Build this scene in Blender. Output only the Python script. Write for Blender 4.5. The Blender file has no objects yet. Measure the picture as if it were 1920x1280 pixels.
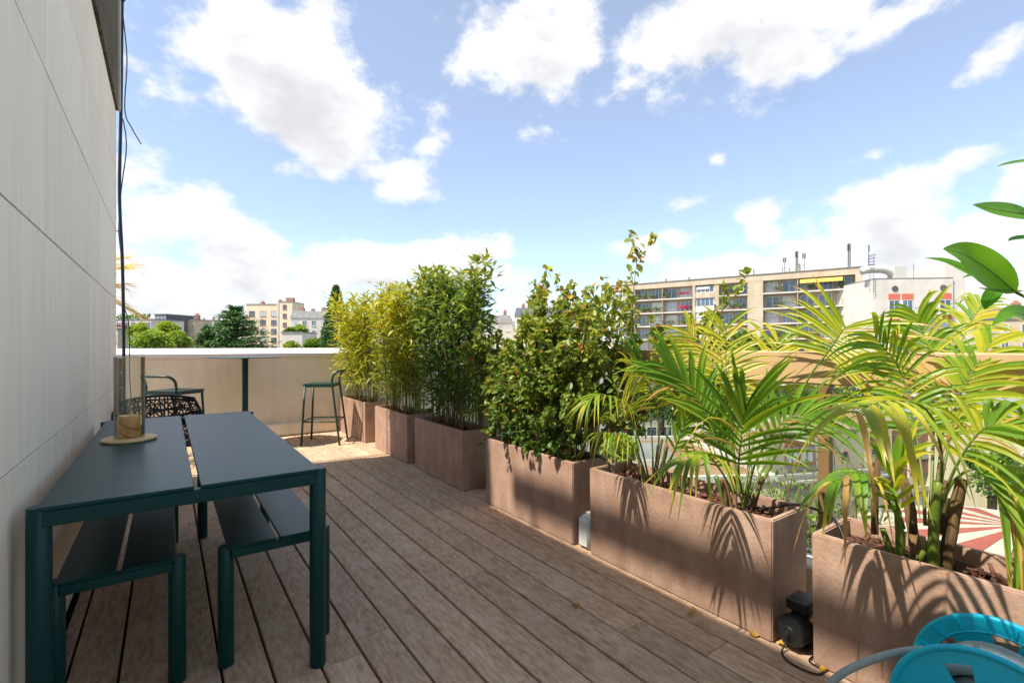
import bpy, bmesh, math, random
from mathutils import Vector, Matrix, Euler
random.seed(7)
S = bpy.context.scene
COL = S.collection
R_ = math.radians
# ------------------------------------------------------------------ camera
FPX = 906.7; HZ = 648.0; YAW = R_(35.5); CAMZ = 1.21
cam = bpy.data.objects.new('camera', bpy.data.cameras.new('camera')); COL.objects.link(cam)
cam.data.sensor_width = 36; cam.data.lens = 36*FPX/1920
cam.location = (0, 0, CAMZ); cam.rotation_euler = (R_(90), 0, -YAW)
cam.data.shift_y = (HZ-640)/1920
cam.data.clip_start = .05; cam.data.clip_end = 6000
S.camera = cam
FW = Vector((math.sin(YAW), math.cos(YAW), 0)); RT = Vector((math.cos(YAW), -math.sin(YAW), 0)); UP = Vector((0, 0, 1))
def P(x, y, t):
    return Vector((0, 0, CAMZ)) + t*(FW + RT*((x-960)/FPX) - UP*((y-HZ)/FPX))
# ------------------------------------------------------------------ light
EL = R_(56.3)
sun_dir = Vector((-.994*math.cos(EL), .11*math.cos(EL), math.sin(EL))).normalized()
sl = bpy.data.lights.new('sun', 'SUN'); sl.energy = 2.7; sl.angle = R_(.8); sl.color = (1, .93, .82)
so = bpy.data.objects.new('sun', sl); COL.objects.link(so)
so.rotation_euler = sun_dir.to_track_quat('Z', 'Y').to_euler(); so.location = (-20, 5, 40)
S.view_settings.view_transform = 'Standard'; S.view_settings.look = 'None'
S.view_settings.gamma = 1; S.view_settings.use_curve_mapping = False
S.view_settings.exposure = 1.62
S.render.engine = 'CYCLES'
W = bpy.data.worlds.new('World'); S.world = W; W.use_nodes = True
def build_world():
    nt = W.node_tree; nt.nodes.clear(); N = nt.nodes.new; L = nt.links.new
    # cloud field: directional lumps plus fractal noise
    g = bpy.data.node_groups.new('cloud_field', 'ShaderNodeTree')
    g.interface.new_socket('Detail', in_out='INPUT', socket_type='NodeSocketFloat')
    g.interface.new_socket('Vector', in_out='INPUT', socket_type='NodeSocketVector')
    g.interface.new_socket('Density', in_out='OUTPUT', socket_type='NodeSocketFloat')
    gi = g.nodes.new('NodeGroupInput'); go = g.nodes.new('NodeGroupOutput')
    def gm(op, a, b=None, c=None, clamp=False):
        n = g.nodes.new('ShaderNodeMath'); n.operation = op; n.use_clamp = clamp
        for i, v in enumerate((a, b, c)):
            if v is None: continue
            if isinstance(v, (int, float)): n.inputs[i].default_value = v
            else: g.links.new(v, n.inputs[i])
        return n.outputs[0]
    # (pixel x, y, half width, half height, tilt, strength)
    lumps = [(575,185,200,105,10,1.25),(440,70,210,105,0,.95),(560,45,110,70,0,.6),(300,150,90,40,20,.45),(770,340,78,46,-15,.72),(800,268,55,36,-50,.5),
             (610,315,85,32,8,.6),(700,322,66,28,0,.55),(310,400,170,85,5,.85),(420,470,170,70,10,.85),(300,520,250,70,0,.7),(250,330,90,55,10,.8),
             (560,500,90,32,0,.6),(760,490,220,52,-3,.95),(880,465,110,40,0,.9),(1020,80,170,95,0,1.0),(1300,60,200,80,-15,1.0),(1480,60,160,90,-20,.95),(1000,10,180,60,0,.85),
             (1180,110,80,95,0,.72),(1350,10,340,55,0,.85),(1720,20,180,45,-15,.75),(1860,110,110,34,-25,.62),(1025,240,60,30,0,.5),(1270,150,95,65,0,.62),
             (1180,468,66,28,0,.68),(1280,446,52,22,0,.55),(1400,400,64,36,0,.62),(1420,440,50,34,0,.55),(1310,375,75,26,-15,.6),
             (1345,505,95,38,-5,.95),(1640,420,170,70,-8,1.1),(1560,460,120,45,-5,.9),(1800,300,170,46,-15,.75),(1900,340,80,60,0,.8),(1800,440,160,55,0,.8),
             (1600,520,260,40,0,.7),(1880,560,120,50,0,.8),(500,600,520,40,0,.62),(1000,620,500,30,0,.5),(1650,290,40,14,0,.3),(1340,302,24,14,0,.4)]
    cur = None
    for (x, y, w, h, tl, am) in lumps:
        c = (P(x, y, 1)-Vector((0, 0, CAMZ))); ln = c.length; c.normalize()
        ri = c.cross(UP).normalized(); up = ri.cross(c).normalized()
        a = R_(-tl); ri, up = ri*math.cos(a)+up*math.sin(a), up*math.cos(a)-ri*math.sin(a)
        m3 = Matrix((ri, c, up)).transposed()
        mp = g.nodes.new('ShaderNodeMapping'); mp.vector_type = 'TEXTURE'
        mp.inputs['Location'].default_value = c; mp.inputs['Rotation'].default_value = m3.to_euler()
        k = 1/(FPX*ln)
        mp.inputs['Scale'].default_value = (w*k*1.3/ln**.5, 1.0, h*k*1.3)
        g.links.new(gi.outputs['Vector'], mp.inputs['Vector'])
        vl = g.nodes.new('ShaderNodeVectorMath'); vl.operation = 'LENGTH'; g.links.new(mp.outputs[0], vl.inputs[0])
        f = gm('MULTIPLY_ADD', vl.outputs['Value'], -am, am)
        cur = f if cur is None else gm('SMOOTH_MAX', cur, f, .05)
    cur = gm('MAXIMUM', cur, -.45)
    def gnoise(sc, det, rough, dist=0, off=(0, 0, 0), squash=(1, 1, 1)):
        mp = g.nodes.new('ShaderNodeMapping'); mp.inputs['Location'].default_value = off; mp.inputs['Scale'].default_value = squash
        g.links.new(gi.outputs['Vector'], mp.inputs['Vector'])
        n = g.nodes.new('ShaderNodeTexNoise'); n.inputs['Scale'].default_value = sc; n.inputs['Detail'].default_value = det
        n.inputs['Roughness'].default_value = rough; n.inputs['Distortion'].default_value = dist
        g.links.new(mp.outputs[0], n.inputs['Vector'])
        if det > 5: g.links.new(gi.outputs['Detail'], n.inputs['Detail'])
        return n.outputs[0]
    n1 = gnoise(8.5, 9, .60, 0, squash=(1, 1, 1.5))
    n2 = gnoise(2.3, 2, .5, 0, (3.1, 1.7, .4), (1, 1, 2))
    d = gm('MULTIPLY_ADD', n1, 2.2, -1.42)
    d = gm('ADD', d, cur)
    d = gm('ADD', d, gm('MULTIPLY_ADD', n2, .6, -.3))
    sz = g.nodes.new('ShaderNodeSeparateXYZ'); g.links.new(gi.outputs['Vector'], sz.inputs[0])
    hb = g.nodes.new('ShaderNodeMapRange'); hb.inputs[1].default_value = .02; hb.inputs[2].default_value = .24; hb.inputs[3].default_value = .25; hb.inputs[4].default_value = 0
    g.links.new(sz.outputs[2], hb.inputs[0]); d = gm('ADD', d, hb.outputs[0])   # cumulus overlap each other towards the horizon
    g.links.new(d, go.inputs[0])
    tc = N('ShaderNodeTexCoord')
    def grp(vec, det):
        n = N('ShaderNodeGroup'); n.node_tree = g; L(vec, n.inputs['Vector']); n.inputs['Detail'].default_value = det; return n.outputs[0]
    def m(op, a, b=None, c=None, clamp=False):
        n = N('ShaderNodeMath'); n.operation = op; n.use_clamp = clamp
        for i, v in enumerate((a, b, c)):
            if v is None: continue
            if isinstance(v, (int, float)): n.inputs[i].default_value = v
            else: L(v, n.inputs[i])
        return n.outputs[0]
    d0 = grp(tc.outputs['Generated'], 8)
    va = N('ShaderNodeVectorMath'); va.operation = 'ADD'; va.inputs[1].default_value = (-.018, .006, .05); L(tc.outputs['Generated'], va.inputs[0])
    d1 = grp(va.outputs[0], 3)
    al = N('ShaderNodeMapRange'); al.interpolation_type = 'SMOOTHSTEP'; al.inputs[1].default_value = -.16; al.inputs[2].default_value = .30; L(d0, al.inputs[0])
    sh = N('ShaderNodeMapRange'); sh.interpolation_type = 'SMOOTHSTEP'; sh.inputs[1].default_value = .05; sh.inputs[2].default_value = .95; L(m('MULTIPLY_ADD', d0, .25, m('MULTIPLY', d1, .8)), sh.inputs[0])
    cr = N('ShaderNodeValToRGB'); cr.color_ramp.elements[0].color = (.365, .365, .367, 1); cr.color_ramp.elements[1].color = (.258, .26, .268, 1)
    L(sh.outputs[0], cr.inputs[0])
    sky = N('ShaderNodeTexSky'); sky.sky_type = 'NISHITA'; sky.sun_disc = False; sky.sun_elevation = EL
    sky.sun_rotation = math.atan2(sun_dir.x, sun_dir.y); sky.air_density = .8; sky.dust_density = .05; sky.ozone_density = 1.6; sky.altitude = 60
    b1 = N('ShaderNodeBackground'); b1.inputs[1].default_value = .09; L(sky.outputs[0], b1.inputs[0])
    b2 = N('ShaderNodeBackground'); b2.inputs[1].default_value = 1.0; L(cr.outputs[0], b2.inputs[0])
    # thin veil towards the horizon
    sp = N('ShaderNodeSeparateXYZ'); L(tc.outputs['Generated'], sp.inputs[0])
    a2 = m('MULTIPLY_ADD', al.outputs[0], .76, .22)   # a thin high veil lies over the blue everywhere
    mx = N('ShaderNodeMixShader'); L(a2, mx.inputs[0]); L(b1.outputs[0], mx.inputs[1]); L(b2.outputs[0], mx.inputs[2])
    out = N('ShaderNodeOutputWorld'); L(mx.outputs[0], out.inputs[0])
build_world()
W.cycles.sampling_method = 'MANUAL'; W.cycles.sample_map_resolution = 512
S.cycles.max_bounces = 8; S.cycles.transparent_max_bounces = 16

# ------------------------------------------------------------------ helpers
def lin(r, g, b):
    f = lambda c: ((c/255+.055)/1.055)**2.4 if c > 10 else c/255/12.92
    return (f(r), f(g), f(b), 1)
MATS = {}
def pmat(name, c1, c2=None, scale=6, stretch=(1, 1, 1), rough=.7, bump=.0, bscale=None, rnd=0., metal=0., spec=.4, c3=None, s3=1.2, k3=.5, streak=None, lo=.35, hi=.65, coat=0, detail=6):
    """procedural material: two-tone noise, optional large stains c3, per-object tint rnd"""
    if name in MATS: return MATS[name]
    m = bpy.data.materials.new(name); m.use_nodes = True; nt = m.node_tree; N = nt.nodes.new; L = nt.links.new
    b = nt.nodes['Principled BSDF']; b.inputs['Roughness'].default_value = rough; b.inputs['Metallic'].default_value = metal
    b.inputs['Specular IOR Level'].default_value = spec
    if coat: b.inputs['Coat Weight'].default_value = coat
    c2 = c2 or c1
    tc = N('ShaderNodeTexCoord'); vec = tc.outputs['Object']
    oi = N('ShaderNodeObjectInfo')
    if rnd:
        vm = N('ShaderNodeVectorMath'); vm.operation = 'MULTIPLY_ADD'; vm.inputs[0].default_value = (37, 53, 29)
        cb = N('ShaderNodeCombineXYZ')
        for i in range(3): L(oi.outputs['Random'], cb.inputs[i])
        L(cb.outputs[0], vm.inputs[1]); L(vec, vm.inputs[2]); vec = vm.outputs[0]
    mp = N('ShaderNodeMapping'); mp.inputs['Scale'].default_value = stretch; L(vec, mp.inputs[0])
    n = N('ShaderNodeTexNoise'); n.inputs['Scale'].default_value = scale; n.inputs['Detail'].default_value = detail; n.inputs['Roughness'].default_value = .6; L(mp.outputs[0], n.inputs[0])
    r = N('ShaderNodeValToRGB'); r.color_ramp.elements[0].position = lo; r.color_ramp.elements[1].position = hi
    r.color_ramp.elements[0].color = c1; r.color_ramp.elements[1].color = c2; L(n.outputs[0], r.inputs[0]); col = r.outputs[0]
    if c3:
        mp3 = N('ShaderNodeMapping'); mp3.inputs['Scale'].default_value = streak or (1, 1, 1); L(vec, mp3.inputs[0])
        n3 = N('ShaderNodeTexNoise'); n3.inputs['Scale'].default_value = s3; n3.inputs['Detail'].default_value = 5; n3.inputs['Roughness'].default_value = .65; L(mp3.outputs[0], n3.inputs[0])
        r3 = N('ShaderNodeMapRange'); r3.inputs[1].default_value = .48; r3.inputs[2].default_value = .72; r3.inputs[4].default_value = k3; L(n3.outputs[0], r3.inputs[0])
        mx = N('ShaderNodeMix'); mx.data_type = 'RGBA'; L(r3.outputs[0], mx.inputs[0]); L(col, mx.inputs[6]); mx.inputs[7].default_value = c3; col = mx.outputs[2]
    if rnd:
        hs = N('ShaderNodeHueSaturation'); mr = N('ShaderNodeMapRange'); mr.inputs[3].default_value = 1-rnd; mr.inputs[4].default_value = 1+rnd; L(oi.outputs['Random'], mr.inputs[0])
        L(mr.outputs[0], hs.inputs['Value']); L(col, hs.inputs['Color']); col = hs.outputs[0]
    L(col, b.inputs['Base Color'])
    if bump:
        nb = n
        if bscale:
            nb = N('ShaderNodeTexNoise'); nb.inputs['Scale'].default_value = bscale; nb.inputs['Detail'].default_value = 6; L(mp.outputs[0], nb.inputs[0])
        bp = N('ShaderNodeBump'); bp.inputs['Strength'].default_value = bump; bp.inputs['Distance'].default_value = .01; L(nb.outputs[0], bp.inputs['Height']); L(bp.outputs[0], b.inputs['Normal'])
    MATS[name] = m; return m
def leafmat(name, stops, trans=.4, rough=.42, spec=.4):
    """leaf colour from the per-leaf value 'tint'"""
    if name in MATS: return MATS[name]
    m = bpy.data.materials.new(name); m.use_nodes = True; nt = m.node_tree; N = nt.nodes.new; L = nt.links.new
    b = nt.nodes['Principled BSDF']; b.inputs['Roughness'].default_value = rough; b.inputs['Specular IOR Level'].default_value = spec
    at = N('ShaderNodeAttribute'); at.attribute_name = 'tint'
    r = N('ShaderNodeValToRGB'); e = r.color_ramp.elements
    while len(e) < len(stops): e.new(.5)
    for i, (p, c) in enumerate(stops): e[i].position = p; e[i].color = c
    tc = N('ShaderNodeTexCoord'); n = N('ShaderNodeTexNoise'); n.inputs['Scale'].default_value = 9; n.inputs['Detail'].default_value = 4; L(tc.outputs['Object'], n.inputs[0])
    ma = N('ShaderNodeMath'); ma.operation = 'MULTIPLY_ADD'; ma.inputs[1].default_value = .16; L(n.outputs[0], ma.inputs[0])
    mb = N('ShaderNodeMath'); mb.operation = 'SUBTRACT'; mb.inputs[1].default_value = .08; L(at.outputs['Fac'], mb.inputs[0]); L(mb.outputs[0], ma.inputs[2])
    L(ma.outputs[0], r.inputs[0]); L(r.outputs[0], b.inputs['Base Color'])
    tr = N('ShaderNodeBsdfTranslucent'); hs = N('ShaderNodeHueSaturation'); hs.inputs['Hue'].default_value = .485; hs.inputs['Saturation'].default_value = 1.05; hs.inputs['Value'].default_value = 1.5
    L(r.outputs[0], hs.inputs['Color']); L(hs.outputs[0], tr.inputs[0])
    mx = N('ShaderNodeMixShader'); mx.inputs[0].default_value = trans; L(b.outputs[0], mx.inputs[1]); L(tr.outputs[0], mx.inputs[2])
    L(mx.outputs[0], nt.nodes['Material Output'].inputs[0]); MATS[name] = m; return m
def glassmat(name, tint=(.9, .96, .94, 1), alpha=.12, rough=.02):
    """thin pane: mostly clear, part mirror"""
    if name in MATS: return MATS[name]
    m = bpy.data.materials.new(name); m.use_nodes = True; nt = m.node_tree; N = nt.nodes.new; L = nt.links.new
    t = N('ShaderNodeBsdfTransparent'); t.inputs[0].default_value = tint
    gl = N('ShaderNodeBsdfGlossy'); gl.inputs['Roughness'].default_value = rough
    lw = N('ShaderNodeLayerWeight'); lw.inputs[0].default_value = .25
    ma = N('ShaderNodeMath'); ma.operation = 'MULTIPLY_ADD'; ma.inputs[1].default_value = .7; ma.inputs[2].default_value = alpha*.3; L(lw.outputs['Fresnel'], ma.inputs[0])
    mx = N('ShaderNodeMixShader'); L(ma.outputs[0], mx.inputs[0]); L(t.outputs[0], mx.inputs[1]); L(gl.outputs[0], mx.inputs[2])
    L(mx.outputs[0], nt.nodes['Material Output'].inputs[0]); MATS[name] = m; return m

class MB:
    def __init__(s): s.v = []; s.f = []; s.t = []
    def add(s, vs, fs, tint=None):
        o = len(s.v); s.v += [tuple(v) for v in vs]; s.f += [tuple(i+o for i in f) for f in fs]
        s.t += [tint if tint is not None else 0.5]*len(vs); return s
    def box(s, x0, x1, y0, y1, z0, z1):
        return s.add([(x0,y0,z0),(x1,y0,z0),(x1,y1,z0),(x0,y1,z0),(x0,y0,z1),(x1,y0,z1),(x1,y1,z1),(x0,y1,z1)],
                     [(0,3,2,1),(4,5,6,7),(0,1,5,4),(1,2,6,5),(2,3,7,6),(3,0,4,7)])
    def cbox(s, x0, x1, y0, y1, z0, z1, c=.004):
        """box with chamfered edges"""
        bm = bmesh.new(); bmesh.ops.create_cube(bm, size=1)
        for v in bm.verts: v.co = ((x0+x1)/2+v.co.x*(x1-x0), (y0+y1)/2+v.co.y*(y1-y0), (z0+z1)/2+v.co.z*(z1-z0))
        bmesh.ops.bevel(bm, geom=bm.edges[:], offset=c, segments=1, affect='EDGES', profile=.5)
        bm.verts.index_update()
        s.add([v.co[:] for v in bm.verts], [[v.index for v in f.verts] for f in bm.faces]); bm.free(); return s
    def tube(s, pts, r, n=8, caps=True, tint=None):
        pts = [Vector(p) for p in pts]; k = len(pts)
        rs = r if isinstance(r, (list, tuple)) else [r]*k
        vs = []; nrm = None
        for i, p in enumerate(pts):
            t = (pts[min(i+1, k-1)]-pts[max(i-1, 0)]).normalized()
            if nrm is None:
                a = Vector((0, 0, 1)) if abs(t.z) < .9 else Vector((1, 0, 0)); nrm = t.cross(a).normalized()
            else:
                nrm = (nrm - t*nrm.dot(t)); nrm = nrm.normalized() if nrm.length > 1e-6 else t.orthogonal().normalized()
            bn = t.cross(nrm)
            for j in range(n):
                a = 2*math.pi*j/n; vs.append(p+(nrm*math.cos(a)+bn*math.sin(a))*rs[i])
        fs = [(i*n+j, i*n+(j+1) % n, (i+1)*n+(j+1) % n, (i+1)*n+j) for i in range(k-1) for j in range(n)]
        if caps: fs += [tuple(range(n-1, -1, -1)), tuple(range((k-1)*n, k*n))]
        return s.add(vs, fs, tint)
    def lathe(s, prof, n=24, c=(0, 0, 0), M=None):
        vs = []
        for (r, z) in prof:
            for j in range(n):
                a = 2*math.pi*j/n; p = Vector((r*math.cos(a), r*math.sin(a), z))
                if M: p = M @ p
                vs.append(p+Vector(c))
        k = len(prof)
        fs = [(i*n+j, i*n+(j+1) % n, (i+1)*n+(j+1) % n, (i+1)*n+j) for i in range(k-1) for j in range(n)]
        if prof[0][0] > 1e-5: fs.append(tuple(range(n-1, -1, -1)))
        if prof[-1][0] > 1e-5: fs.append(tuple(range((k-1)*n, k*n)))
        return s.add(vs, fs)
    def mesh(s, name, mat, smooth=False):
        me = bpy.data.meshes.new(name); me.from_pydata(s.v, [], s.f); me.materials.append(mat)
        a = me.attributes.new('tint', 'FLOAT', 'POINT'); a.data.foreach_set('value', s.t)
        if smooth:
            me.polygons.foreach_set('use_smooth', [True]*len(me.polygons))
            if smooth == 'auto': me.set_sharp_from_angle(angle=R_(40))
        me.update(); return me
    def build(s, name, mat, parent=None, smooth=False, local=False, kind=None):
        return link(name, s.mesh(name, mat, smooth), parent, local, kind)
def link(name, me, parent=None, local=False, kind=None):
    o = bpy.data.objects.new(name, me); COL.objects.link(o)
    if parent is not None:
        o.parent = parent
        if not local: o.matrix_parent_inverse = wm(parent).inverted()
    if kind: o['kind'] = kind
    return o
def wm(o):
    m = o.matrix_basis.copy()
    if o.parent: m = wm(o.parent) @ o.matrix_parent_inverse @ m
    return m
def tag(o, label, cat, group=None):
    o['label'] = label; o['category'] = cat
    if group: o['group'] = group
    return o
def thing(name, label, cat, loc=(0, 0, 0), rz=0, group=None):
    o = bpy.data.objects.new(name, None); COL.objects.link(o); o.location = loc; o.rotation_euler = (0, 0, rz); o.empty_display_size = .1
    return tag(o, label, cat, group)
def struct(o): o['kind'] = 'structure'; return o
def copy_tree(o, parent=None):
    c = o.copy(); COL.objects.link(c); c.parent = parent
    for ch in list(o.children): copy_tree(ch, c)
    return c
def spline(pts, n=8):
    """Catmull-Rom through pts"""
    pts = [Vector(p) for p in pts]; out = []
    q = [pts[0]*2-pts[1]]+pts+[pts[-1]*2-pts[-2]]
    for i in range(1, len(q)-2):
        for k in range(n):
            t = k/n; a, b, c, d = q[i-1:i+3]
            out.append(.5*((2*b)+(c-a)*t+(2*a-5*b+4*c-d)*t*t+(3*b-a-3*c+d)*t**3))
    return out+[pts[-1]]
rn = random.uniform
# ------------------------------------------------------------------ materials
m_wood = pmat('weathered_deck_wood', lin(142,108,80), lin(220,188,156), 7, (9, 2.2, 3), .82, .55, 30, rnd=.11, c3=lin(222,198,170), s3=3.0, k3=.5, streak=(3, 1.2, 1), lo=.2, hi=.76, detail=11)
m_slab = pmat('dark_subfloor', lin(38,30,24), lin(52,42,34), 8, rough=.95)
m_stone = pmat('travertine_cladding', lin(246,228,202), lin(250,237,214), 5, (6, 10, .5), .6, .12, 20, rnd=.035, c3=lin(232,214,188), s3=2.0, k3=.6, streak=(6, 8, .35))
m_joint = pmat('wall_joint', lin(92,84,76), lin(112,102,92), 12, rough=.95)
m_dirty = pmat('stained_concrete', lin(62,56,42), lin(104,94,74), 5, (3, 3, .5), .95, .4, 60, c3=lin(140,128,104), s3=2.5, k3=.7, streak=(3, 3, .4))
m_render = pmat('cream_wall_render', lin(232,220,196), lin(240,229,208), 3, rough=.85, bump=.35, bscale=35, c3=lin(216,199,170), s3=1.8, k3=.5, streak=(2.5, 2.5, .5))
m_cap = pmat('white_coping', lin(222,214,204), lin(232,226,218), 5, rough=.7, bump=.1, c3=lin(200,190,178), s3=5, k3=.35)
m_planter = pmat('terracotta_fibre_concrete', lin(152,121,101), lin(170,138,117), 9, (1, 1, .8), rough=.66, bump=.3, bscale=70, c3=lin(192,166,147), s3=3.2, k3=.5, streak=(2.6, 2.6, .7), rnd=.05, detail=9)
m_soil = pmat('dark_soil', lin(50,34,26), lin(84,56,40), 30, rough=.95, bump=.8)
m_bark = pmat('bark_chip', lin(58,35,27), lin(112,70,52), 18, rough=.85, bump=.4)
m_green = pmat('dark_green_powder_coat', lin(2,54,52), lin(4,57,55), 30, rough=.38, spec=.28, c3=lin(8,64,62), s3=4, k3=.4)
m_stool = pmat('stool_green_coat', lin(20,52,44), lin(23,57,48), 30, rough=.4, spec=.5)
m_rail = pmat('ochre_rail_paint', lin(186,154,112), lin(194,163,122), 6, rough=.6, c3=lin(178,146,106), s3=3, k3=.4)
m_post = pmat('brown_post_paint', lin(118,92,58), lin(128,101,66), 8, (1, 1, .3), rough=.6)
m_kerb = pmat('grey_kerb_concrete', lin(190,184,174), lin(206,200,190), 9, rough=.85, bump=.2)
m_black = pmat('black_plastic', lin(18,18,19), lin(25,25,26), 12, rough=.42)
m_blackmetal = pmat('black_pump_metal', lin(30,31,30), lin(48,49,47), 20, rough=.45, spec=.5)
m_cable = pmat('cable_sheath', lin(28,32,44), lin(38,42,54), 15, rough=.5)
m_cyan = pmat('turquoise_plastic', lin(0,186,214), lin(2,192,220), 10, rough=.35, spec=.5)
m_hose = pmat('grey_hose', lin(140,154,154), lin(160,172,170), 20, (1, 1, 1), rough=.5)
m_chrome = pmat('chrome_tube', lin(200,202,204), None, rough=.18, metal=1)
m_white = pmat('white_plastic', lin(214,214,210), lin(222,222,218), 10, rough=.45)
m_gold = pmat('gold_candle', lin(214,152,56), lin(234,178,82), 9, (1, 1, 4), rough=.32, metal=.1, c3=lin(150,96,30), s3=5, k3=.5)
m_tray = pmat('pale_wood_tray', lin(206,168,112), lin(226,194,142), 8, (1, 9, 1), rough=.5)
m_clear = glassmat('clear_glass', (.985, .99, .98, 1), .15)
m_bal = glassmat('balustrade_glass', (.90, .95, .92, 1), .25)
m_stem = pmat('brown_stem', lin(104,88,58), lin(134,116,80), 14, rough=.85, bump=.3)
m_cane = pmat('green_cane', lin(98,96,44), lin(132,122,62), 9, rough=.5)
m_petiole = pmat('palm_petiole', lin(70,92,30), lin(112,128,44), 9, rough=.45)
m_trunk = pmat('fibrous_palm_trunk', lin(74,56,34), lin(132,104,66), 22, (1, 1, .25), rough=.9, bump=.7)
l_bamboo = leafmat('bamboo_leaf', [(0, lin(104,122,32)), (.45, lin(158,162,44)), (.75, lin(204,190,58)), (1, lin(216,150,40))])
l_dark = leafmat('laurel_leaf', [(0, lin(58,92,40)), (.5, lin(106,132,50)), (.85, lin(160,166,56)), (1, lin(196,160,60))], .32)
l_shrub = leafmat('round_shrub_leaf', [(0, lin(60,98,42)), (.45, lin(124,142,50)), (.78, lin(182,176,70)), (.95, lin(196,158,76)), (1, lin(176,112,66))], .35)
l_palm = leafmat('palm_leaflet', [(0, lin(60,100,34)), (.4, lin(108,148,40)), (.7, lin(184,182,52)), (.86, lin(208,188,80)), (1, lin(170,128,82))], .42, .4)
l_big = leafmat('broad_leaf', [(0, lin(78,138,42)), (1, lin(126,178,46))], .55, .35)
l_tree = leafmat('tree_leaf', [(0, lin(40,74,26)), (.5, lin(84,120,40)), (1, lin(160,178,64))], .3, .6)
l_conifer = leafmat('conifer_needles', [(0, lin(40,74,40)), (.6, lin(78,116,58)), (1, lin(124,156,76))], .2, .7)
l_fallen = leafmat('fallen_leaf', [(0, lin(150,110,40)), (1, lin(220,180,70))], .2, .6)
# ------------------------------------------------------------------ setting: ground, terrace
GZ = -17.
g = MB(); n = 24
for i in range(n+1):
    for j in range(n+1): g.v.append((-2500+5000*i/n, -2500+5000*j/n, GZ)); g.t.append(.5)
g.f = [(i*(n+1)+j, (i+1)*(n+1)+j, (i+1)*(n+1)+j+1, i*(n+1)+j+1) for i in range(n) for j in range(n)]
m_ground = pmat('city_ground', lin(110,104,94), lin(140,134,122), .05, rough=.95, c3=lin(96,108,70), s3=.02, k3=.8)
struct(g.build('ground', m_ground))
XW = -.36; XE = 2.36; YB = 7.12; YE = 5.42
sb = MB(); sb.box(-6, 2.56, -5, 7.5, GZ, -.045); struct(sb.build('terrace_slab', m_slab))
deck = bpy.data.objects.new('deck', None); COL.objects.link(deck); struct(deck)
pitch = .155; gap = .010; k = 0; x = -.30-pitch*8
bcache = {}
def board_mesh(w, L):
    key = (round(w, 3), round(L, 3))
    if key not in bcache:
        m = MB(); c = .003; z0, z1 = -.028, 0.; h = w/2
        pr = [(-h, z0), (h, z0), (h, z1-c), (h-c, z1), (-h+c, z1), (-h, z1-c)]
        vs = [(px, y, pz) for y in (0, L) for (px, pz) in pr]
        m.add(vs, [(i, (i+1) % 6, 6+(i+1) % 6, 6+i) for i in range(6)]+[tuple(range(5, -1, -1)), tuple(range(6, 12))])
        bcache[key] = m.mesh('board', m_wood)
    return bcache[key]
col = 0
rb = random.Random(11)
while x < XE:
    x0, x1 = x+gap/2, x+pitch-gap/2
    if x1 > XE: x1 = XE
    if x0 < XW+.02 and x1 > XW+.02: x0 = XW+.012
    xc = (x0+x1)/2
    ystart = YE+.03 if xc < XW else -2.0
    y = ystart
    first = True
    while y < YB-.22:
        L = rb.choice([1.8, 2.1, 2.6]) if not first else rb.choice([.7, 1.3, 1.9, 2.4]); first = False
        if y+L > YB-.25: L = YB-.08-y
        o = link('board', board_mesh(x1-x0, L-.003), deck, True); o.location = (xc, y, rb.uniform(-.0015, .001)); o.rotation_euler = (0, rb.uniform(-.004, .004), 0)
        y += L
    x += pitch
# ---- house wall on the left
wl = thing('house_wall', 'tall house wall clad in pale vertical-grained stone panels beside the dining table', 'wall', (XW, 2, 0))
b = MB(); b.box(-6, XW-.022, -4.5, YE-.02, -.04, 3.24); b.build('core', m_joint, wl)
rows = [.035, .857, 1.612, 2.212, 2.72, 3.232]
pc = {}
for r in range(5):
    z0, z1 = rows[r]+.003, rows[r+1]-.003
    y = -1.2; 
    while y < YE-.01:
        y1 = min(y+.6, YE)
        key = (r, round(y1-y, 2))
        if key not in pc:
            m = MB(); m.cbox(-.02, 0, .0022, y1-y-.0022, 0, z1-z0, .0012); pc[key] = m.mesh('panel', m_stone)
        o = link('panel', pc[key], wl); o.location = (XW+random.uniform(-.001, .001), y, z0); y = y1
b = MB(); b.box(-6, XW-.001, YE-.0195, YE, .03, 3.232); b.build('end_face', m_stone, wl)
up = thing('roof_block', 'dark stained concrete block rising above the stone wall end', 'roof block', (XW, 4.4, 3.24))
b = MB(); b.box(-3.2, XW+.018, 3.45, YE-.03, 3.2401, 4.5); b.build('face', m_dirty, up)
b = MB(); b.box(XW+.0182, XW+.034, YE-.1, YE-.031, 3.2402, 4.49); b.build('edge_strip', m_kerb, up)
b = MB(); b.box(-3.25, XW+.06, 3.4, YE+.02, 4.5, 4.58); b.build('coping', m_dirty, up)
b = MB(); b.box(-6, XW-.03, -4.5, 3.38, 3.2402, 3.6); b.build('roof_edge', m_dirty, wl)  # unseen raised edge, added so the wall keeps the deck in shade
shade_beam = thing('added_shade_beam', 'roof pergola added out of view, one long beam on posts shading the planters', 'blocker', (-1.6, 0, 3.24))  # unseen beam on posts, added to throw a shade band across the planters
zb = 3.70+1.24*math.tan(EL)*1.006
b = MB(); b.box(-1.64, -1.6, -4.2, 3.2, zb, zb+.19); b.build('beam', m_rail, shade_beam)
for yy in (-4.1, -.9, 2.95):
    b = MB(); b.box(-1.635, -1.605, yy-.02, yy+.02, 3.6002, zb); b.build('post', m_rail, shade_beam)
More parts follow.
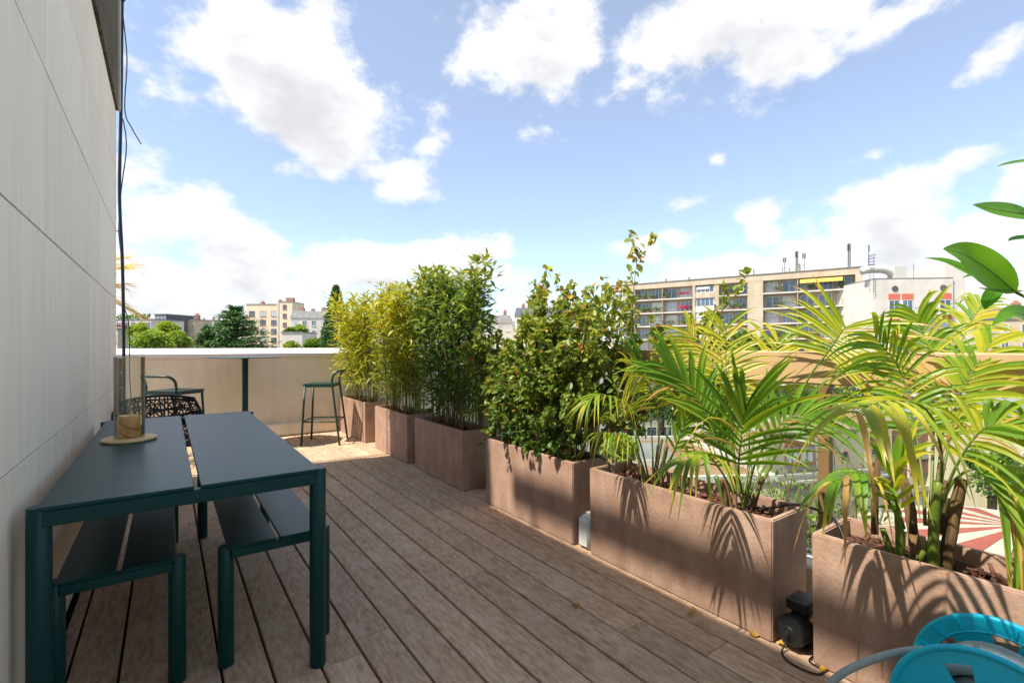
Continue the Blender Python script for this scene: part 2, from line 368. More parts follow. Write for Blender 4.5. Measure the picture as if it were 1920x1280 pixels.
# ---- back parapet
pw = thing('parapet_wall', 'cream rendered parapet wall with white sloping coping behind the bar table', 'wall', (.5, YB, 0))
b = MB(); b.box(-3, 2.62, YB, YB+.26, -.04, 1.06); b.build('wall_face', m_render, pw)
b = MB(); y0, y1 = YB-.035, YB+.31
b.add([(-3, y0, 1.061), (2.66, y0, 1.061), (2.66, y1, 1.061), (-3, y1, 1.061), (-3, y0, 1.108), (2.66, y0, 1.108), (2.66, y1, 1.176), (-3, y1, 1.176)], [(0,3,2,1),(4,5,6,7),(0,1,5,4),(1,2,6,5),(2,3,7,6),(3,0,4,7)])
b.build('coping', m_cap, pw)
b = MB(); b.cbox(-2.9, 1.97, YB-.075, YB-.001, .001, .17, .012); b.build('plinth', m_render, pw)
# ---- balustrade along the terrace edge
XB = 2.50
bl = thing('glass_balustrade', 'glass balustrade with brown posts and a deep ochre handrail behind the planters', 'balustrade', (XB, 2.5, 0))
b = MB(); b.cbox(XB-.035, XB+.035, -3.6, YB-.002, 1.03, 1.183, .006); b.build('handrail', m_rail, bl)
b = MB(); b.cbox(2.40, 2.56, -3.6, YB-.002, -.044, .20, .012); b.build('kerb', m_kerb, bl)
py = [.984+1.5*i for i in range(-3, 5)]
for y in py:
    b = MB(); b.cbox(XB-.03, XB+.03, y-.024, y+.024, .2, 1.029, .004); b.build('post', m_post, bl)
for y in py[:-1]:
    b = MB(); b.box(XB-.005, XB+.005, y+.03, y+1.47, .24, 1.0); b.build('pane', m_bal, bl)
# ------------------------------------------------------------------ planters
PL = [(5.95, 7.0, 'planter holding the yellow bamboo, standing against the cream parapet wall'), (4.65, 5.60, 'planter holding the tall green and gold bamboo, half in sun'),
      (3.50, 4.47, 'planter in full shade holding the dark-green laurel'), (2.17, 3.16, 'planter under the big round-leaved shrub, dappled with shadow'),
      (.983, 2.03, 'long planter with two palm clumps between the pump and white canister'), (-.22, .838, 'planter with thick-trunked palm behind the turquoise hose reel')]
def planter(i, ya, yb, lab):
    t = thing('planter', 'brown concrete box '+lab, 'planter', (2.155, (ya+yb)/2, 0), 0, 'brown box planters along the terrace edge')
    h = .5; w = .155; l = (yb-ya)/2; th = .026
    bm = bmesh.new()
    def ring(dx, dy, z): return [bm.verts.new((sx*dx, sy*dy, z)) for sx, sy in ((-1,-1),(1,-1),(1,1),(-1,1))]
    rr = [ring(w-.004, l-.004, .006), ring(w, l, h), ring(w-th, l-th, h), ring(w-th, l-th, .40)]
    bm.faces.new(rr[0][::-1])
    for a, c in zip(rr, rr[1:]):
        for j in range(4): bm.faces.new((a[j], a[(j+1) % 4], c[(j+1) % 4], c[j]))
    bm.faces.new(rr[3])
    ed = [e for e in bm.edges if (e.verts[0].co.z > .45 and e.verts[1].co.z > .45) or abs(e.verts[0].co.z-e.verts[1].co.z) > .4]
    bmesh.ops.bevel(bm, geom=ed, offset=.005, segments=2, affect='EDGES')
    me = bpy.data.meshes.new('shell'); bm.to_mesh(me); bm.free(); me.materials.append(m_planter)
    link('shell', me, t, True)
    n = 10; s = MB(); rg = random.Random(i)
    for a in range(n+1):
        for c in range(5):
            s.v.append((-w+th+.001+(2*(w-th)-.002)*c/4, -l+th+.001+(2*(l-th)-.002)*a/n, .435+rg.uniform(-.012, .018))); s.t.append(.5)
    s.f = [(a*5+c, a*5+c+1, (a+1)*5+c+1, (a+1)*5+c) for a in range(n) for c in range(4)]
    s.build('soil', m_soil, t, True, True)
    ch = MB()
    for _ in range(170):
        p = Vector((rg.uniform(-w+.045, w-.045), rg.uniform(-l+.05, l-.05), .45+rg.uniform(-.005, .014)))
        M = Euler((rg.uniform(-.5, .5), rg.uniform(-.5, .5), rg.uniform(0, 6.3))).to_matrix()
        a, c, d = rg.uniform(.010, .028), rg.uniform(.006, .013), rg.uniform(.002, .005)
        vs = [p+M@Vector((sx*a*rg.uniform(.7, 1), sy*c*rg.uniform(.7, 1), sz*d)) for sz in (-1, 1) for sx, sy in ((-1,-1),(1,-1),(1,1),(-1,1))]
        ch.add(vs, [(0,3,2,1),(4,5,6,7),(0,1,5,4),(1,2,6,5),(2,3,7,6),(3,0,4,7)])
    ch.build('bark_mulch', m_bark, t, False, True, 'stuff')
    return t
for i, (a, c, lab) in enumerate(PL): planter(i, a, c, lab)
# ------------------------------------------------------------------ plants
OV = [(0, .12), (.22, .78), (.48, 1), (.78, .62), (1, 0)]
LA = [(0, .1), (.3, 1), (.65, .7), (1, 0)]
def leaf(mb, p, d, nrm, L, Wd, prof=LA, fold=.25, droop=.15, tint=.5):
    d = d.normalized(); s = d.cross(nrm)
    s = s.normalized() if s.length > 1e-4 else d.orthogonal().normalized()
    nn = s.cross(d)
    vs = []; fs = []
    for (q, w) in prof:
        c = p+d*(L*q)-UP*(droop*L*q*q)
        if w == 0: vs.append(c); continue
        vs += [c+s*(w*Wd/2)+nn*(fold*w*Wd/2), c, c-s*(w*Wd/2)+nn*(fold*w*Wd/2)]
    k = len(prof)
    for i in range(k-2):
        a = i*3; fs += [(a, a+1, a+4, a+3), (a+1, a+2, a+5, a+4)]
    a = (k-2)*3; fs += [(a, a+1, a+3), (a+1, a+2, a+3)]
    mb.add(vs, fs, tint)
def rv(rg): 
    return Vector((rg.gauss(0, 1), rg.gauss(0, 1), rg.gauss(0, 1))).normalized()
def bamboo(name, lab, cat, y0, y1, ztop, nst, nleaf, lm, seed, spread=.32, leafL=(.07, .12), leafW=.017, tintf=None, cane=None, zlow=.6, leanx=0, grp=None):
    rg = random.Random(seed)
    t = thing(name, lab, cat, (2.155, (y0+y1)/2, .44), 0, grp)
    st = MB(); lv = MB()
    per = nleaf//nst
    for i in range(nst):
        bx, by = 2.155+rg.uniform(-.1, .1), rg.uniform(y0+.08, y1-.08)
        zt = ztop*rg.uniform(.80, 1.0)+rg.uniform(-.05, .04)
        yc = (y0+y1)/2
        tx, ty = bx+rg.gauss(0, .10)+leanx, by+(by-yc)*spread+rg.gauss(0, .09)
        pts = spline([(bx, by, .42), (bx+(tx-bx)*.2+rg.uniform(-.02, .02), by+(ty-by)*.2, .42+(zt-.42)*.4), (bx+(tx-bx)*.6, by+(ty-by)*.6, .42+(zt-.42)*.75), (tx, ty, zt)], 4)
        st.tube(pts, [.0065*(1-.75*k/(len(pts)-1)) for k in range(len(pts))], 5)
        for j in range(per):
            q = rg.random()**.8; z = zlow+(zt+.02-zlow)*q
            f = max(0, min(.999, (z-.42)/(zt-.42)))*(len(pts)-1); a = int(f); base = pts[a].lerp(pts[min(a+1, len(pts)-1)], f-a)
            out = Vector((rg.gauss(0, 1), rg.gauss(0, 1), 0)); out.normalize()
            rad = rg.random()*.19*(1.12-.55*q)+.01
            p = base+out*rad+UP*rg.uniform(-.02, .05)
            d = out*rg.uniform(.5, 1)+UP*rg.uniform(-.35, .75)+rv(rg)*.35
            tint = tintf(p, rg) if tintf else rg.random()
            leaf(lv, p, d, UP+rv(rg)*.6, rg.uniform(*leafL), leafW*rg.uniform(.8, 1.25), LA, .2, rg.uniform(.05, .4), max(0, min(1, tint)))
            if rg.random() < .12: st.tube([base, p], .0016, 3, False)
        for _ in range(5):
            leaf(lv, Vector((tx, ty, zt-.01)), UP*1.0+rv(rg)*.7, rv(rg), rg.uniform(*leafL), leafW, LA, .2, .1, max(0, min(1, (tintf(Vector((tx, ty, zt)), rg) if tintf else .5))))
    st.build('stems', cane or m_cane, t, True, kind='stuff'); lv.build('foliage', lm, t, kind='stuff')
    return t
GB = 'bamboos in the far planters'
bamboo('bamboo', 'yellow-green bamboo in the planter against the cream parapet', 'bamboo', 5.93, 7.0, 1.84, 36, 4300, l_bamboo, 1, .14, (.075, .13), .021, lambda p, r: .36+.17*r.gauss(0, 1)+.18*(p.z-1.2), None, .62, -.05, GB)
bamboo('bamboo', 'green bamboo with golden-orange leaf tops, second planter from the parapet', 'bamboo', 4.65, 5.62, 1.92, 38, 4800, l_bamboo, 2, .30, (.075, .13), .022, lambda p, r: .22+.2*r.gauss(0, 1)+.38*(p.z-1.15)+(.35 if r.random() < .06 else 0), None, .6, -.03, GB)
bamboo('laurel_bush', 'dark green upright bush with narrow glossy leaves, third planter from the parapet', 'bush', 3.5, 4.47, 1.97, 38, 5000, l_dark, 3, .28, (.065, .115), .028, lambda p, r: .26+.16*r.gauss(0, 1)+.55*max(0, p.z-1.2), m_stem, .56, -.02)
def shrub():
    rg = random.Random(23)
    t = thing('round_leaf_shrub', 'large open shrub with round yellow-green leaves and bare branching stems', 'shrub', (2.155, 2.66, .44))  # shrub root
    st = MB(); lv = MB()
    def cluster(p, d, n, sc=1):
        for _ in range(n):
            hz = (p.z-1.15)
            tint = .40+.15*rg.gauss(0, 1)+.30*hz
            if p.z > 1.55 and rg.random() < .16: tint = rg.uniform(.78, .97)
            if rg.random() < .015: tint = 1
            leaf(lv, p+rv(rg)*.015, d+rv(rg)*1.0, UP+rv(rg)*.8, rg.uniform(.024, .062)*sc, rg.uniform(.020, .040)*sc, OV, .3, rg.uniform(0, .3), max(0, min(1, tint)))
    def branch(p, d, L, r, depth):
        pts = [p]; q = p.copy(); dd = d.normalized()
        for i in range(5):
            dd = (dd+rv(rg)*.16+UP*.05).normalized(); q = q+dd*(L/5); pts.append(q.copy())
        st.tube(pts, [r*(1-.55*i/5) for i in range(6)], 5)
        if depth < 3:
            for k in range(rg.choice([3, 4]) if depth < 2 else 2):
                i = rg.choice([1, 2, 3, 4, 5]); a = pts[i]
                branch(a, (pts[i]-pts[i-1]).normalized()+rv(rg)*.75+UP*.12, L*rg.uniform(.45, .68), r*.5, depth+1)
        if depth == 0:
            for i in (2, 3, 4):
                for _ in range(2): branch(pts[i], rv(rg)+Vector((0, 0, .35)), L*.42, r*.35, 2)
        if depth >= 1:
            for i in range(1, 6):
                cluster(pts[i], (pts[i]-pts[i-1]), rg.choice([2, 2, 3]) if depth < 3 else rg.choice([3, 3, 4]))
            cluster(pts[5], dd, 4)
    for (y, ty, tx, L) in [(2.28, -.52, .05, 1.08), (2.40, -.22, -.1, .9), (2.52, -.15, .1, .85), (2.62, .02, -.05, .95), (2.78, .2, .12, .8), (2.9, .28, -.1, .95), (3.02, .42, .05, .85), (2.45, -.3, .2, .85), (3.08, .55, -.1, .9), (2.24, -.62, .08, 1.12), (2.33, -.42, -.15, 1.0), (2.7, .05, .1, 1.1), (2.55, -.1, -.12, 1.08), (2.85, .12, .0, 1.05)]:
        branch(Vector((2.155+rg.uniform(-.06, .06), y, .43)), Vector((tx, ty, 1)), L*.70, .014, 0)
    # low leafy growth over the rim
    for _ in range(170):
        p = Vector((2.155+rg.uniform(-.16, .15), rg.uniform(2.24, 3.0), rg.uniform(.48, .72)))
        if p.x < 2.03: p.z = rg.uniform(.5, .62)
        for _ in range(4): leaf(lv, p, Vector((-.4, -.3, .5))+rv(rg), UP+rv(rg)*.6, rg.uniform(.04, .065), rg.uniform(.028, .042), OV, .25, .2, max(0, rg.uniform(-.05, .35)))
        st.tube([Vector((p.x*.6+2.155*.4, p.y, .43)), p], .002, 3, False)
    st.build('branches', m_stem, t, True, kind='stuff'); lv.build('foliage', l_shrub, t, kind='stuff')
shrub()
# ---- palms
def frond(parent, pts, nl, L, Wd, nrm, ang=(60, 25), droop=.35, tint=.4, seed=0, start=.25, tipbrown=.22, lift=.1, r=.006):
    """one pinnate frond: petiole and rachis along pts, leaflets both sides"""
    rg = random.Random(seed); path = spline(pts, 10); k = len(path)-1
    f = MB(); pe = MB(); pe.tube(path, [r*(1-.8*i/k) for i in range(k+1)], 5)
    nrm = Vector(nrm).normalized()
    for i in range(nl):
        q = start+(1-start)*(i+.5)/nl; a = q*k; j = min(int(a), k-1); p = path[j].lerp(path[j+1], a-j)
        T = (path[min(j+2, k)]-path[max(j-1, 0)]).normalized(); s = T.cross(nrm).normalized(); nn = s.cross(T)
        an = R_(ang[0]+(ang[1]-ang[0])*(i/nl)); LL = L*(.55+.55*math.sin(math.pi*min(1, .15+.75*i/nl)))
        for sg in (-1, 1):
            if rg.random() < .03: continue
            th = an+rg.uniform(-.09, .09)
            d = (T*math.cos(th)+s*(sg*math.sin(th))+nn*(lift+rg.uniform(-.08, .12))).normalized()
            w = Wd*rg.uniform(.62, 1.08); l2 = LL*rg.uniform(.82, 1.08); dr = droop*rg.uniform(.6, 1.5)
            tt = tint+rg.gauss(0, .10)
            if rg.random() < .07: tt = rg.uniform(.85, 1); dr += .5; w *= .6
            side = d.cross(nn).normalized(); seg = 6; vs = []; tn = []; tb = rg.uniform(.3, 2.6); sway = side*rg.uniform(-.12, .12); kk = rg.choice([0, 0, 0, .5])
            for m in range(seg+1):
                u = m/seg; c = p+d*(l2*u)-UP*(dr*l2*u*u*(1+.4*u)+kk*l2*max(0, u-.6)*.9)+sway*(l2*u*u); ww = w*(.45+.55*min(1, u*5))*(1 if u < .45 else max(.03, (1-u)/.55))**.8
                up2 = nn*(ww*.22)
                vs += [c+side*(ww/2)+up2, c, c-side*(ww/2)+up2]
                e = tt+(tipbrown*tb*(max(0, u-.5)/.5)**2 if tipbrown else 0)
                tn += [max(0, min(1, e))]*3
            o = len(f.v); f.v += [tuple(v) for v in vs]; f.t += tn
            for m in range(seg):
                a0 = o+m*3; f.f += [(a0, a0+1, a0+4, a0+3), (a0+1, a0+2, a0+5, a0+4)]
    fo = pe.build('frond', m_petiole, parent, True)
    f.build('leaflets', l_palm, fo)
    return fo
def stemset(t, c, n, h, r, seed, sp=.05):
    rg = random.Random(seed)
    for i in range(n):
        a = rg.uniform(0, 6.28); q = sp*rg.uniform(.2, 1)
        b0 = Vector((c[0]+q*math.cos(a), c[1]+q*math.sin(a), .42)); hh = h*rg.uniform(.6, 1.1)
        tp = b0+Vector((math.cos(a)*.05, math.sin(a)*.05, hh))
        m = MB(); rr = r*rg.uniform(.75, 1.15); m.tube(spline([b0, b0.lerp(tp, .5)+Vector((rg.uniform(-.01, .01), rg.uniform(-.01, .01), 0)), tp], 4), [rr*(1-.06*(k % 2))*(1-.3*k/8) for k in range(9)], 8)
        m.build('cane', m_trunk if rg.random() < .45 else m_petiole, t, True)
C1 = (2.15, 1.71); C2 = (2.15, 1.23); C3 = (2.15, .52)
camp = Vector((0, 0, CAMZ))
def towards(p): return (camp-p).normalized()
p1 = thing('palm', 'slender palm clump with thin canes, next to the round-leaved shrub', 'palm', (C1[0], C1[1], .44), 0, 'palms in the near planters')
stemset(p1, C1, 6, .30, .010, 31, .07)
p2 = thing('palm', 'palm clump with upright green fan fronds and brown canes in long planter', 'palm', (C2[0], C2[1], .44), 0, 'palms in the near planters')
stemset(p2, C2, 7, .22, .014, 32, .08)
p3 = thing('palm', 'palm with thick fibrous trunks and drooping bright yellow leaflets', 'palm', (C3[0], C3[1], .44), 0, 'palms in the near planters')
stemset(p3, C3, 4, .34, .021, 33, .06); stemset(p3, (2.13, .60), 3, .22, .015, 34, .05)
def fr(par, px, nl, L, Wd, **kw):
    pts = [P(*q) for q in px]; mid = pts[len(pts)//2]
    nh = kw.pop('n', None)
    nrm = Vector(nh) if nh else towards(mid)+UP*.5
    return frond(par, pts, nl, L, Wd, nrm, **kw)
# clump 1
fr(p1, [(1218,905,2.64),(1200,830,2.60),(1170,760,2.55),(1125,740,2.47),(1095,760,2.42)], 18, .16, .015, n=(0,0,1), ang=(70,25), droop=.5, tint=.5, seed=1, start=.42, lift=.15)
fr(p1, [(1225,905,2.64),(1222,820,2.66),(1212,720,2.68),(1190,655,2.7)], 11, .17, .018, ang=(22,8), droop=.1, tint=.22, seed=2, start=.62)
fr(p1, [(1228,905,2.64),(1235,800,2.6),(1215,720,2.5),(1180,690,2.4)], 16, .24, .02, ang=(65,25), droop=.4, tint=.62, seed=3, start=.45, tipbrown=.4)
fr(p1, [(1232,905,2.62),(1255,800,2.7),(1275,720,2.75),(1260,660,2.8)], 16, .27, .02, ang=(60,25), droop=.4, tint=.62, seed=4, start=.45, tipbrown=.4)
fr(p1, [(1235,905,2.6),(1262,850,2.55),(1310,815,2.5),(1370,800,2.45)], 13, .2, .018, n=(0,0,1), ang=(60,25), droop=.6, tint=.5, seed=5, start=.4)
fr(p1, [(1240,908,2.6),(1262,850,2.5),(1285,790,2.45),(1290,740,2.45)], 12, .22, .02, ang=(35,12), droop=.25, tint=.4, seed=6, start=.35)
fr(p1, [(1215,905,2.62),(1195,850,2.55),(1160,815,2.5),(1120,810,2.42)], 11, .16, .016, n=(0,0,1), ang=(60,25), droop=.7, tint=.55, seed=7, start=.4)
# clump 2
fr(p2, [(1392,925,2.2),(1385,880,2.14),(1390,820,2.08),(1398,762,2.05)], 14, .43, .025, ang=(56,14), droop=.12, tint=.28, seed=11, start=.38, lift=.2)
fr(p2, [(1388,925,2.24),(1372,820,2.3),(1362,710,2.35),(1362,610,2.38)], 16, .27, .018, ang=(70,35), droop=.18, tint=.62, seed=12, start=.52, tipbrown=.55)
fr(p2, [(1412,938,2.2),(1455,850,2.2),(1510,720,2.2),(1560,650,2.15),(1585,612,2.12)], 14, .38, .020, ang=(100,42), droop=.16, tint=.62, seed=13, start=.68, tipbrown=.5, lift=.1, r=.008)
fr(p2, [(1375,925,2.2),(1350,880,2.1),(1320,850,2.02),(1275,870,1.95)], 11, .2, .022, n=(-.2,0,1), ang=(55,20), droop=.6, tint=.42, seed=14, start=.35)
fr(p2, [(1378,925,2.22),(1345,830,2.25),(1305,740,2.3),(1255,690,2.32)], 15, .34, .026, ang=(40,15), droop=.15, tint=.36, seed=15, start=.45)
fr(p2, [(1395,925,2.26),(1415,820,2.4),(1440,720,2.5),(1460,640,2.55)], 15, .36, .024, ang=(65,28), droop=.3, tint=.6, seed=16, start=.5, tipbrown=.35)
fr(p2, [(1400,930,2.18),(1420,860,2.1),(1470,790,2.05),(1530,770,2.0)], 12, .30, .026, ang=(60,20), droop=.3, tint=.3, seed=17, start=.4)
fr(p2, [(1385,930,2.24),(1375,860,2.28),(1350,790,2.36),(1330,730,2.4)], 10, .3, .028, ang=(28,10), droop=.1, tint=.38, seed=18, start=.35)
fr(p2, [(1405,930,2.3),(1450,840,2.4),(1500,740,2.45),(1530,660,2.45)], 15, .27, .015, ang=(80,30), droop=.4, tint=.66, seed=43, start=.5, tipbrown=.5)
fr(p2, [(1398,930,2.32),(1405,830,2.5),(1400,730,2.6),(1385,650,2.62)], 14, .24, .015, ang=(75,30), droop=.4, tint=.6, seed=44, start=.5, tipbrown=.5)
fr(p2, [(1380,925,2.3),(1350,800,2.5),(1330,680,2.62),(1290,620,2.68)], 15, .30, .02, ang=(65,28), droop=.3, tint=.64, seed=19, start=.5, tipbrown=.5)
# clump 3
fr(p3, [(1745,985,1.66),(1765,900,1.58),(1760,820,1.48),(1730,762,1.40),(1660,752,1.33),(1600,775,1.28)], 10, .20, .027, n=(-.3,-.1,1), ang=(75,35), droop=.5, tint=.58, seed=21, start=.55, lift=.05)
fr(p3, [(1735,985,1.68),(1730,900,1.72),(1715,800,1.8),(1690,700,1.85),(1640,630,1.85)], 19, 0.30, 0.0208, ang=(65,25), droop=0.40, tint=.42, seed=22, start=.45)
fr(p3, [(1750,985,1.68),(1775,850,1.75),(1800,740,1.8),(1860,640,1.8)], 21, 0.30, 0.0208, ang=(65,25), droop=0.45, tint=.5, seed=23, start=.42)
fr(p3, [(1755,985,1.64),(1790,880,1.55),(1850,800,1.48),(1930,800,1.42)], 17, 0.28, 0.0224, ang=(60,25), droop=0.55, tint=.55, seed=24, start=.4)
fr(p3, [(1750,985,1.66),(1790,900,1.6),(1850,880,1.55),(1920,940,1.5),(1970,1010,1.46)], 14, .24, .027, ang=(55,25), droop=.4, tint=.42, seed=26, start=.4)
fr(p3, [(1742,985,1.7),(1750,820,1.85),(1745,680,1.95),(1720,590,2.0)], 21, 0.30, 0.0208, ang=(65,28), droop=0.43, tint=.45, seed=27, start=.45, tipbrown=.3)
fr(p3, [(1690,985,1.74),(1660,930,1.68),(1615,885,1.62),(1560,905,1.56)], 9, .17, .028, n=(-.1,0,1), ang=(50,18), droop=.55, tint=.34, seed=28, start=.4)
fr(p3, [(1695,990,1.72),(1680,940,1.66),(1672,890,1.62),(1700,850,1.6)], 8, .2, .03, ang=(30,10), droop=.2, tint=.5, seed=29, start=.2)
fr(p3, [(1748,985,1.72),(1770,800,1.9),(1800,650,2.05),(1840,570,2.1)], 20, 0.28, 0.0176, ang=(70,28), droop=0.50, tint=.6, seed=41, start=.5, tipbrown=.35)
# cut-off dry frond stubs
for (x, y, t, x2, y2) in [(1640,930,1.75,1648,840),(1712,960,1.68,1700,905),(1766,960,1.66,1772,900)]:
    m = MB(); m.tube([P(x, 1000, t), P(x, y, t), P(x2, y2, t)], [.012, .011, .009], 7); m.build('cut_stub', m_trunk, p3, True)
# broad-leaved plant at the end of the last planter
bp = thing('broad_leaf_plant', 'plant with large glossy oval green leaves reaching over the palm', 'plant', (2.14, -.02, .44))
q0 = Vector((2.14, -.02, .42)); tops = [P(1990, 560, 1.42), P(1960, 330, 1.40)]
m = MB(); m.tube(spline([q0, q0+Vector((.0, .03, .5)), tops[0], tops[1], P(1975, 240, 1.4)], 6), .008, 7); m.build('stem', m_stem, bp, True)
def bigleaf(px, W_, nrm, tint):
    pts = [P(*q) for q in px]; path = spline(pts, 6); k = len(path)-1; f = MB(); vs = []
    nrm = Vector(nrm).normalized()
    for i, c in enumerate(path):
        u = i/k; T = (path[min(i+1, k)]-path[max(i-1, 0)]).normalized(); s = T.cross(nrm).normalized(); nn = s.cross(T)
        w = W_*(math.sin(math.pi*min(1, max(.02, u))**.8)**.8 if u > .02 else .05)
        w = max(w, .002)
        vs += [c+s*(w/2)+nn*w*.12, c+s*(w/4)+nn*w*.03, c, c-s*(w/4)+nn*w*.03, c-s*(w/2)+nn*w*.12]
    fs = [(i*5+j, i*5+j+1, (i+1)*5+j+1, (i+1)*5+j) for i in range(k) for j in range(4)]
    f.add(vs, fs, tint); lo = f.build('leaf', l_big, bp, True)
    mm = MB(); mm.tube([v for v in vs[2::5]], [.0022*(1-.8*i/k) for i in range(k+1)], 4); mm.build('midrib', m_petiole, lo, True)
toc = towards(P(1850, 500, 1.4))
for px, w_, nr, ti in [([(1905,548,1.40),(1860,510,1.38),(1810,478,1.35),(1768,466,1.33)], .088, toc+Vector((0,0,.3)), .5), ([(1905,548,1.40),(1840,520,1.42),(1780,492,1.44),(1735,483,1.45)], .03, toc+Vector((0,0,.9)), .3),
        ([(1940,405,1.40),(1900,398,1.38),(1860,392,1.36),(1824,384,1.34)], .05, toc+Vector((0,0,.3)), .45), ([(1990,300,1.4),(1950,300,1.38),(1905,305,1.36),(1868,312,1.35)], .035, toc+Vector((0,0,1.4)), .1),
        ([(1915,545,1.41),(1900,545,1.4),(1865,545,1.39),(1835,540,1.38)], .03, toc+Vector((0,0,1.0)), .2), ([(1885,520,1.44),(1865,545,1.44),(1852,565,1.45),(1846,580,1.45)], .04, toc, .0),
        ([(1900,520,1.45),(1880,505,1.46),(1850,505,1.47),(1805,520,1.48)], .03, toc, .5), ([(1960,450,1.4),(1930,446,1.39),(1905,448,1.38),(1890,452,1.37)], .03, toc+Vector((0,0,1)), .1),
        ([(1990,560,1.42),(1950,600,1.35),(1900,585,1.3),(1860,610,1.27)], .05, toc+Vector((0,0,.4)), .3), ([(1990,520,1.42),(2000,470,1.36),(2020,420,1.3)], .09, toc, .5)]:
    bigleaf(px, w_, nr, ti)
m = MB(); m.tube([P(1990,575,1.42), P(1945,568,1.41), P(1905,548,1.40)], .004, 6); m.build('twig', m_petiole, bp, True)
m = MB(); m.tube([P(1962,340,1.40), P(1958,400,1.4), P(1940,405,1.40)], .003, 6); m.build('twig', m_petiole, bp, True)
# yellow palm beyond the wall end
yp = thing('yellow_palm', 'potted yellow-leaved palm half hidden behind the stone wall end', 'palm', (-.86, 6.5, 0))
m = MB(); m.lathe([(.15, 0), (.19, .32), (.17, .32), (.165, .28), (.0, .28)], 20, (-.86, 6.5, 0)); m.build('pot', m_planter, yp, 'auto')
m = MB(); m.tube([(-.86, 6.5, .27), (-.86, 6.51, 1.0), (-.84, 6.5, 1.55)], [.05, .045, .035], 9); m.build('trunk', m_trunk, yp, True)
for i, (dx, dy, z1, z2) in enumerate([(.50,-.10,1.9,2.02),(.52,-.05,1.72,1.58),(.42,.25,2.0,2.15),(-.5,.2,1.9,1.8),(-.3,-.5,1.9,1.8),(.42,-.2,1.75,1.82),(.1,.55,1.95,1.8)]):
    frond(yp, [(-.84, 6.5, 1.5), (-.84+dx*.45, 6.5+dy*.45, z1), (-.84+dx, 6.5+dy, z2)], 16, .32, .022, (0, 0, 1), (50, 12), .2, .82, 60+i, .4, .25, .15)
# ------------------------------------------------------------------ furniture
def slab_top(t, x0, x1, y0, y1, z, nm, th, gapw, lip):
    xm = (x0+x1)/2
    for a, c in ((x0, xm-gapw/2), (xm+gapw/2, x1)):
        m = MB(); m.cbox(a, c, y0, y1, z-th, z, .0025); m.build(nm, m_green, t)
    for yy in (y0, y1-.035):
        m = MB(); m.cbox(x0+.012, x1-.012, yy+.002, yy+.033, z-lip, z-th-.0005, .003); m.build('end_rail', m_green, t)
    for xx in (x0+.03, xm-.045, xm+.02, x1-.055):
        m = MB(); m.box(xx, xx+.025, y0+.0355, y1-.0355, z-lip*.8, z-th-.0005); m.build('side_rail', m_green, t)
tb = thing('dining_table', 'long dark green metal dining table with split top against the stone wall', 'table', (.08, 2.87, 0))
slab_top(tb, -.305, .468, 1.895, 3.86, .75, 'top_panel', .012, .018, .058)
def leg(t, x, y, z, r):
    m = MB(); m.lathe([(r*.9, 0), (r, .004), (r, z-.004), (r*.92, z)], 20, (x, y, 0)); return m.build('leg', m_green, t, 'auto')
for x in (-.300, .466):
    for y in (1.925, 3.83): leg(tb, x, y, .747, .029)
for lab, x0, x1 in (('dark green metal bench tucked under the table beside the stone wall', -.305, .04), ('dark green metal bench on the open deck side of the table', .172, .545)):
    be = thing('bench', lab, 'bench', ((x0+x1)/2, 2.87, 0), 0, 'dark green benches at the dining table')
    slab_top(be, x0+.012, x1-.012, 2.09, 3.66, .455, 'seat_panel', .010, .014, .045)
    for x in (x0+.01, x1-.01):
        for y in (2.125, 3.625): leg(be, x, y, .452, .0275)
# candle holder on tray
vx, vy = -.149, 3.0
m = MB(); m.lathe([(.0, .7505), (.104, .7505), (.110, .756), (.110, .762), (.106, .766), (0, .766)], 48, (vx, vy, 0)); tag(m.build('wooden_tray', m_tray, smooth='auto'), 'round pale wooden tray on the dining table under the glass cylinder', 'tray')
vs_ = thing('glass_hurricane', 'tall clear glass cylinder standing on the wooden tray around the candle', 'vase', (vx, vy, .766))
m = MB(); n_ = 40
for r, z in ((.0615, .767), (.0615, 1.155), (.0590, 1.155), (.0590, .769)):
    for j in range(n_): a = 2*math.pi*j/n_; m.v.append((vx+r*math.cos(a), vy+r*math.sin(a), z)); m.t.append(.5)
m.f = [(i*n_+j, i*n_+(j+1) % n_, (i+1)*n_+(j+1) % n_, (i+1)*n_+j) for i in range(3) for j in range(n_)]
m.build('cylinder', m_clear, vs_, 'auto')
m = MB(); m.tube([(vx+.0603*math.cos(a/40*6.2832), vy+.0603*math.sin(a/40*6.2832), 1.1555) for a in range(41)], .0014, 5, False); m.build('rim', m_kerb, vs_, True)
cd = thing('candle', 'squat gold candle with diagonal bands inside the glass cylinder', 'candle', (vx, vy, .766))
m = MB(); m.lathe([(0, .767), (.045, .767), (.047, .772), (.047, .865), (.043, .872), (.03, .868), (0, .866)], 32, (vx, vy, 0)); m.build('wax', m_gold, cd, 'auto')
m_band = pmat('gold_band', lin(120,76,24), lin(150,100,40), 20, rough=.4, metal=.4)
for k0 in (0, 1):
    pts = [(vx+.0475*math.cos(a), vy+.0475*math.sin(a), .79+.045*k0+.028*math.sin(a-.9)) for a in [i/30*6.2832 for i in range(31)]]
    m = MB(); m.tube(pts, .0022, 5, False); m.build('band', m_band, cd, True)
m = MB(); m.tube([(vx, vy, .865), (vx+.002, vy, .884)], .0012, 5); m.build('wick', m_black, cd, True)
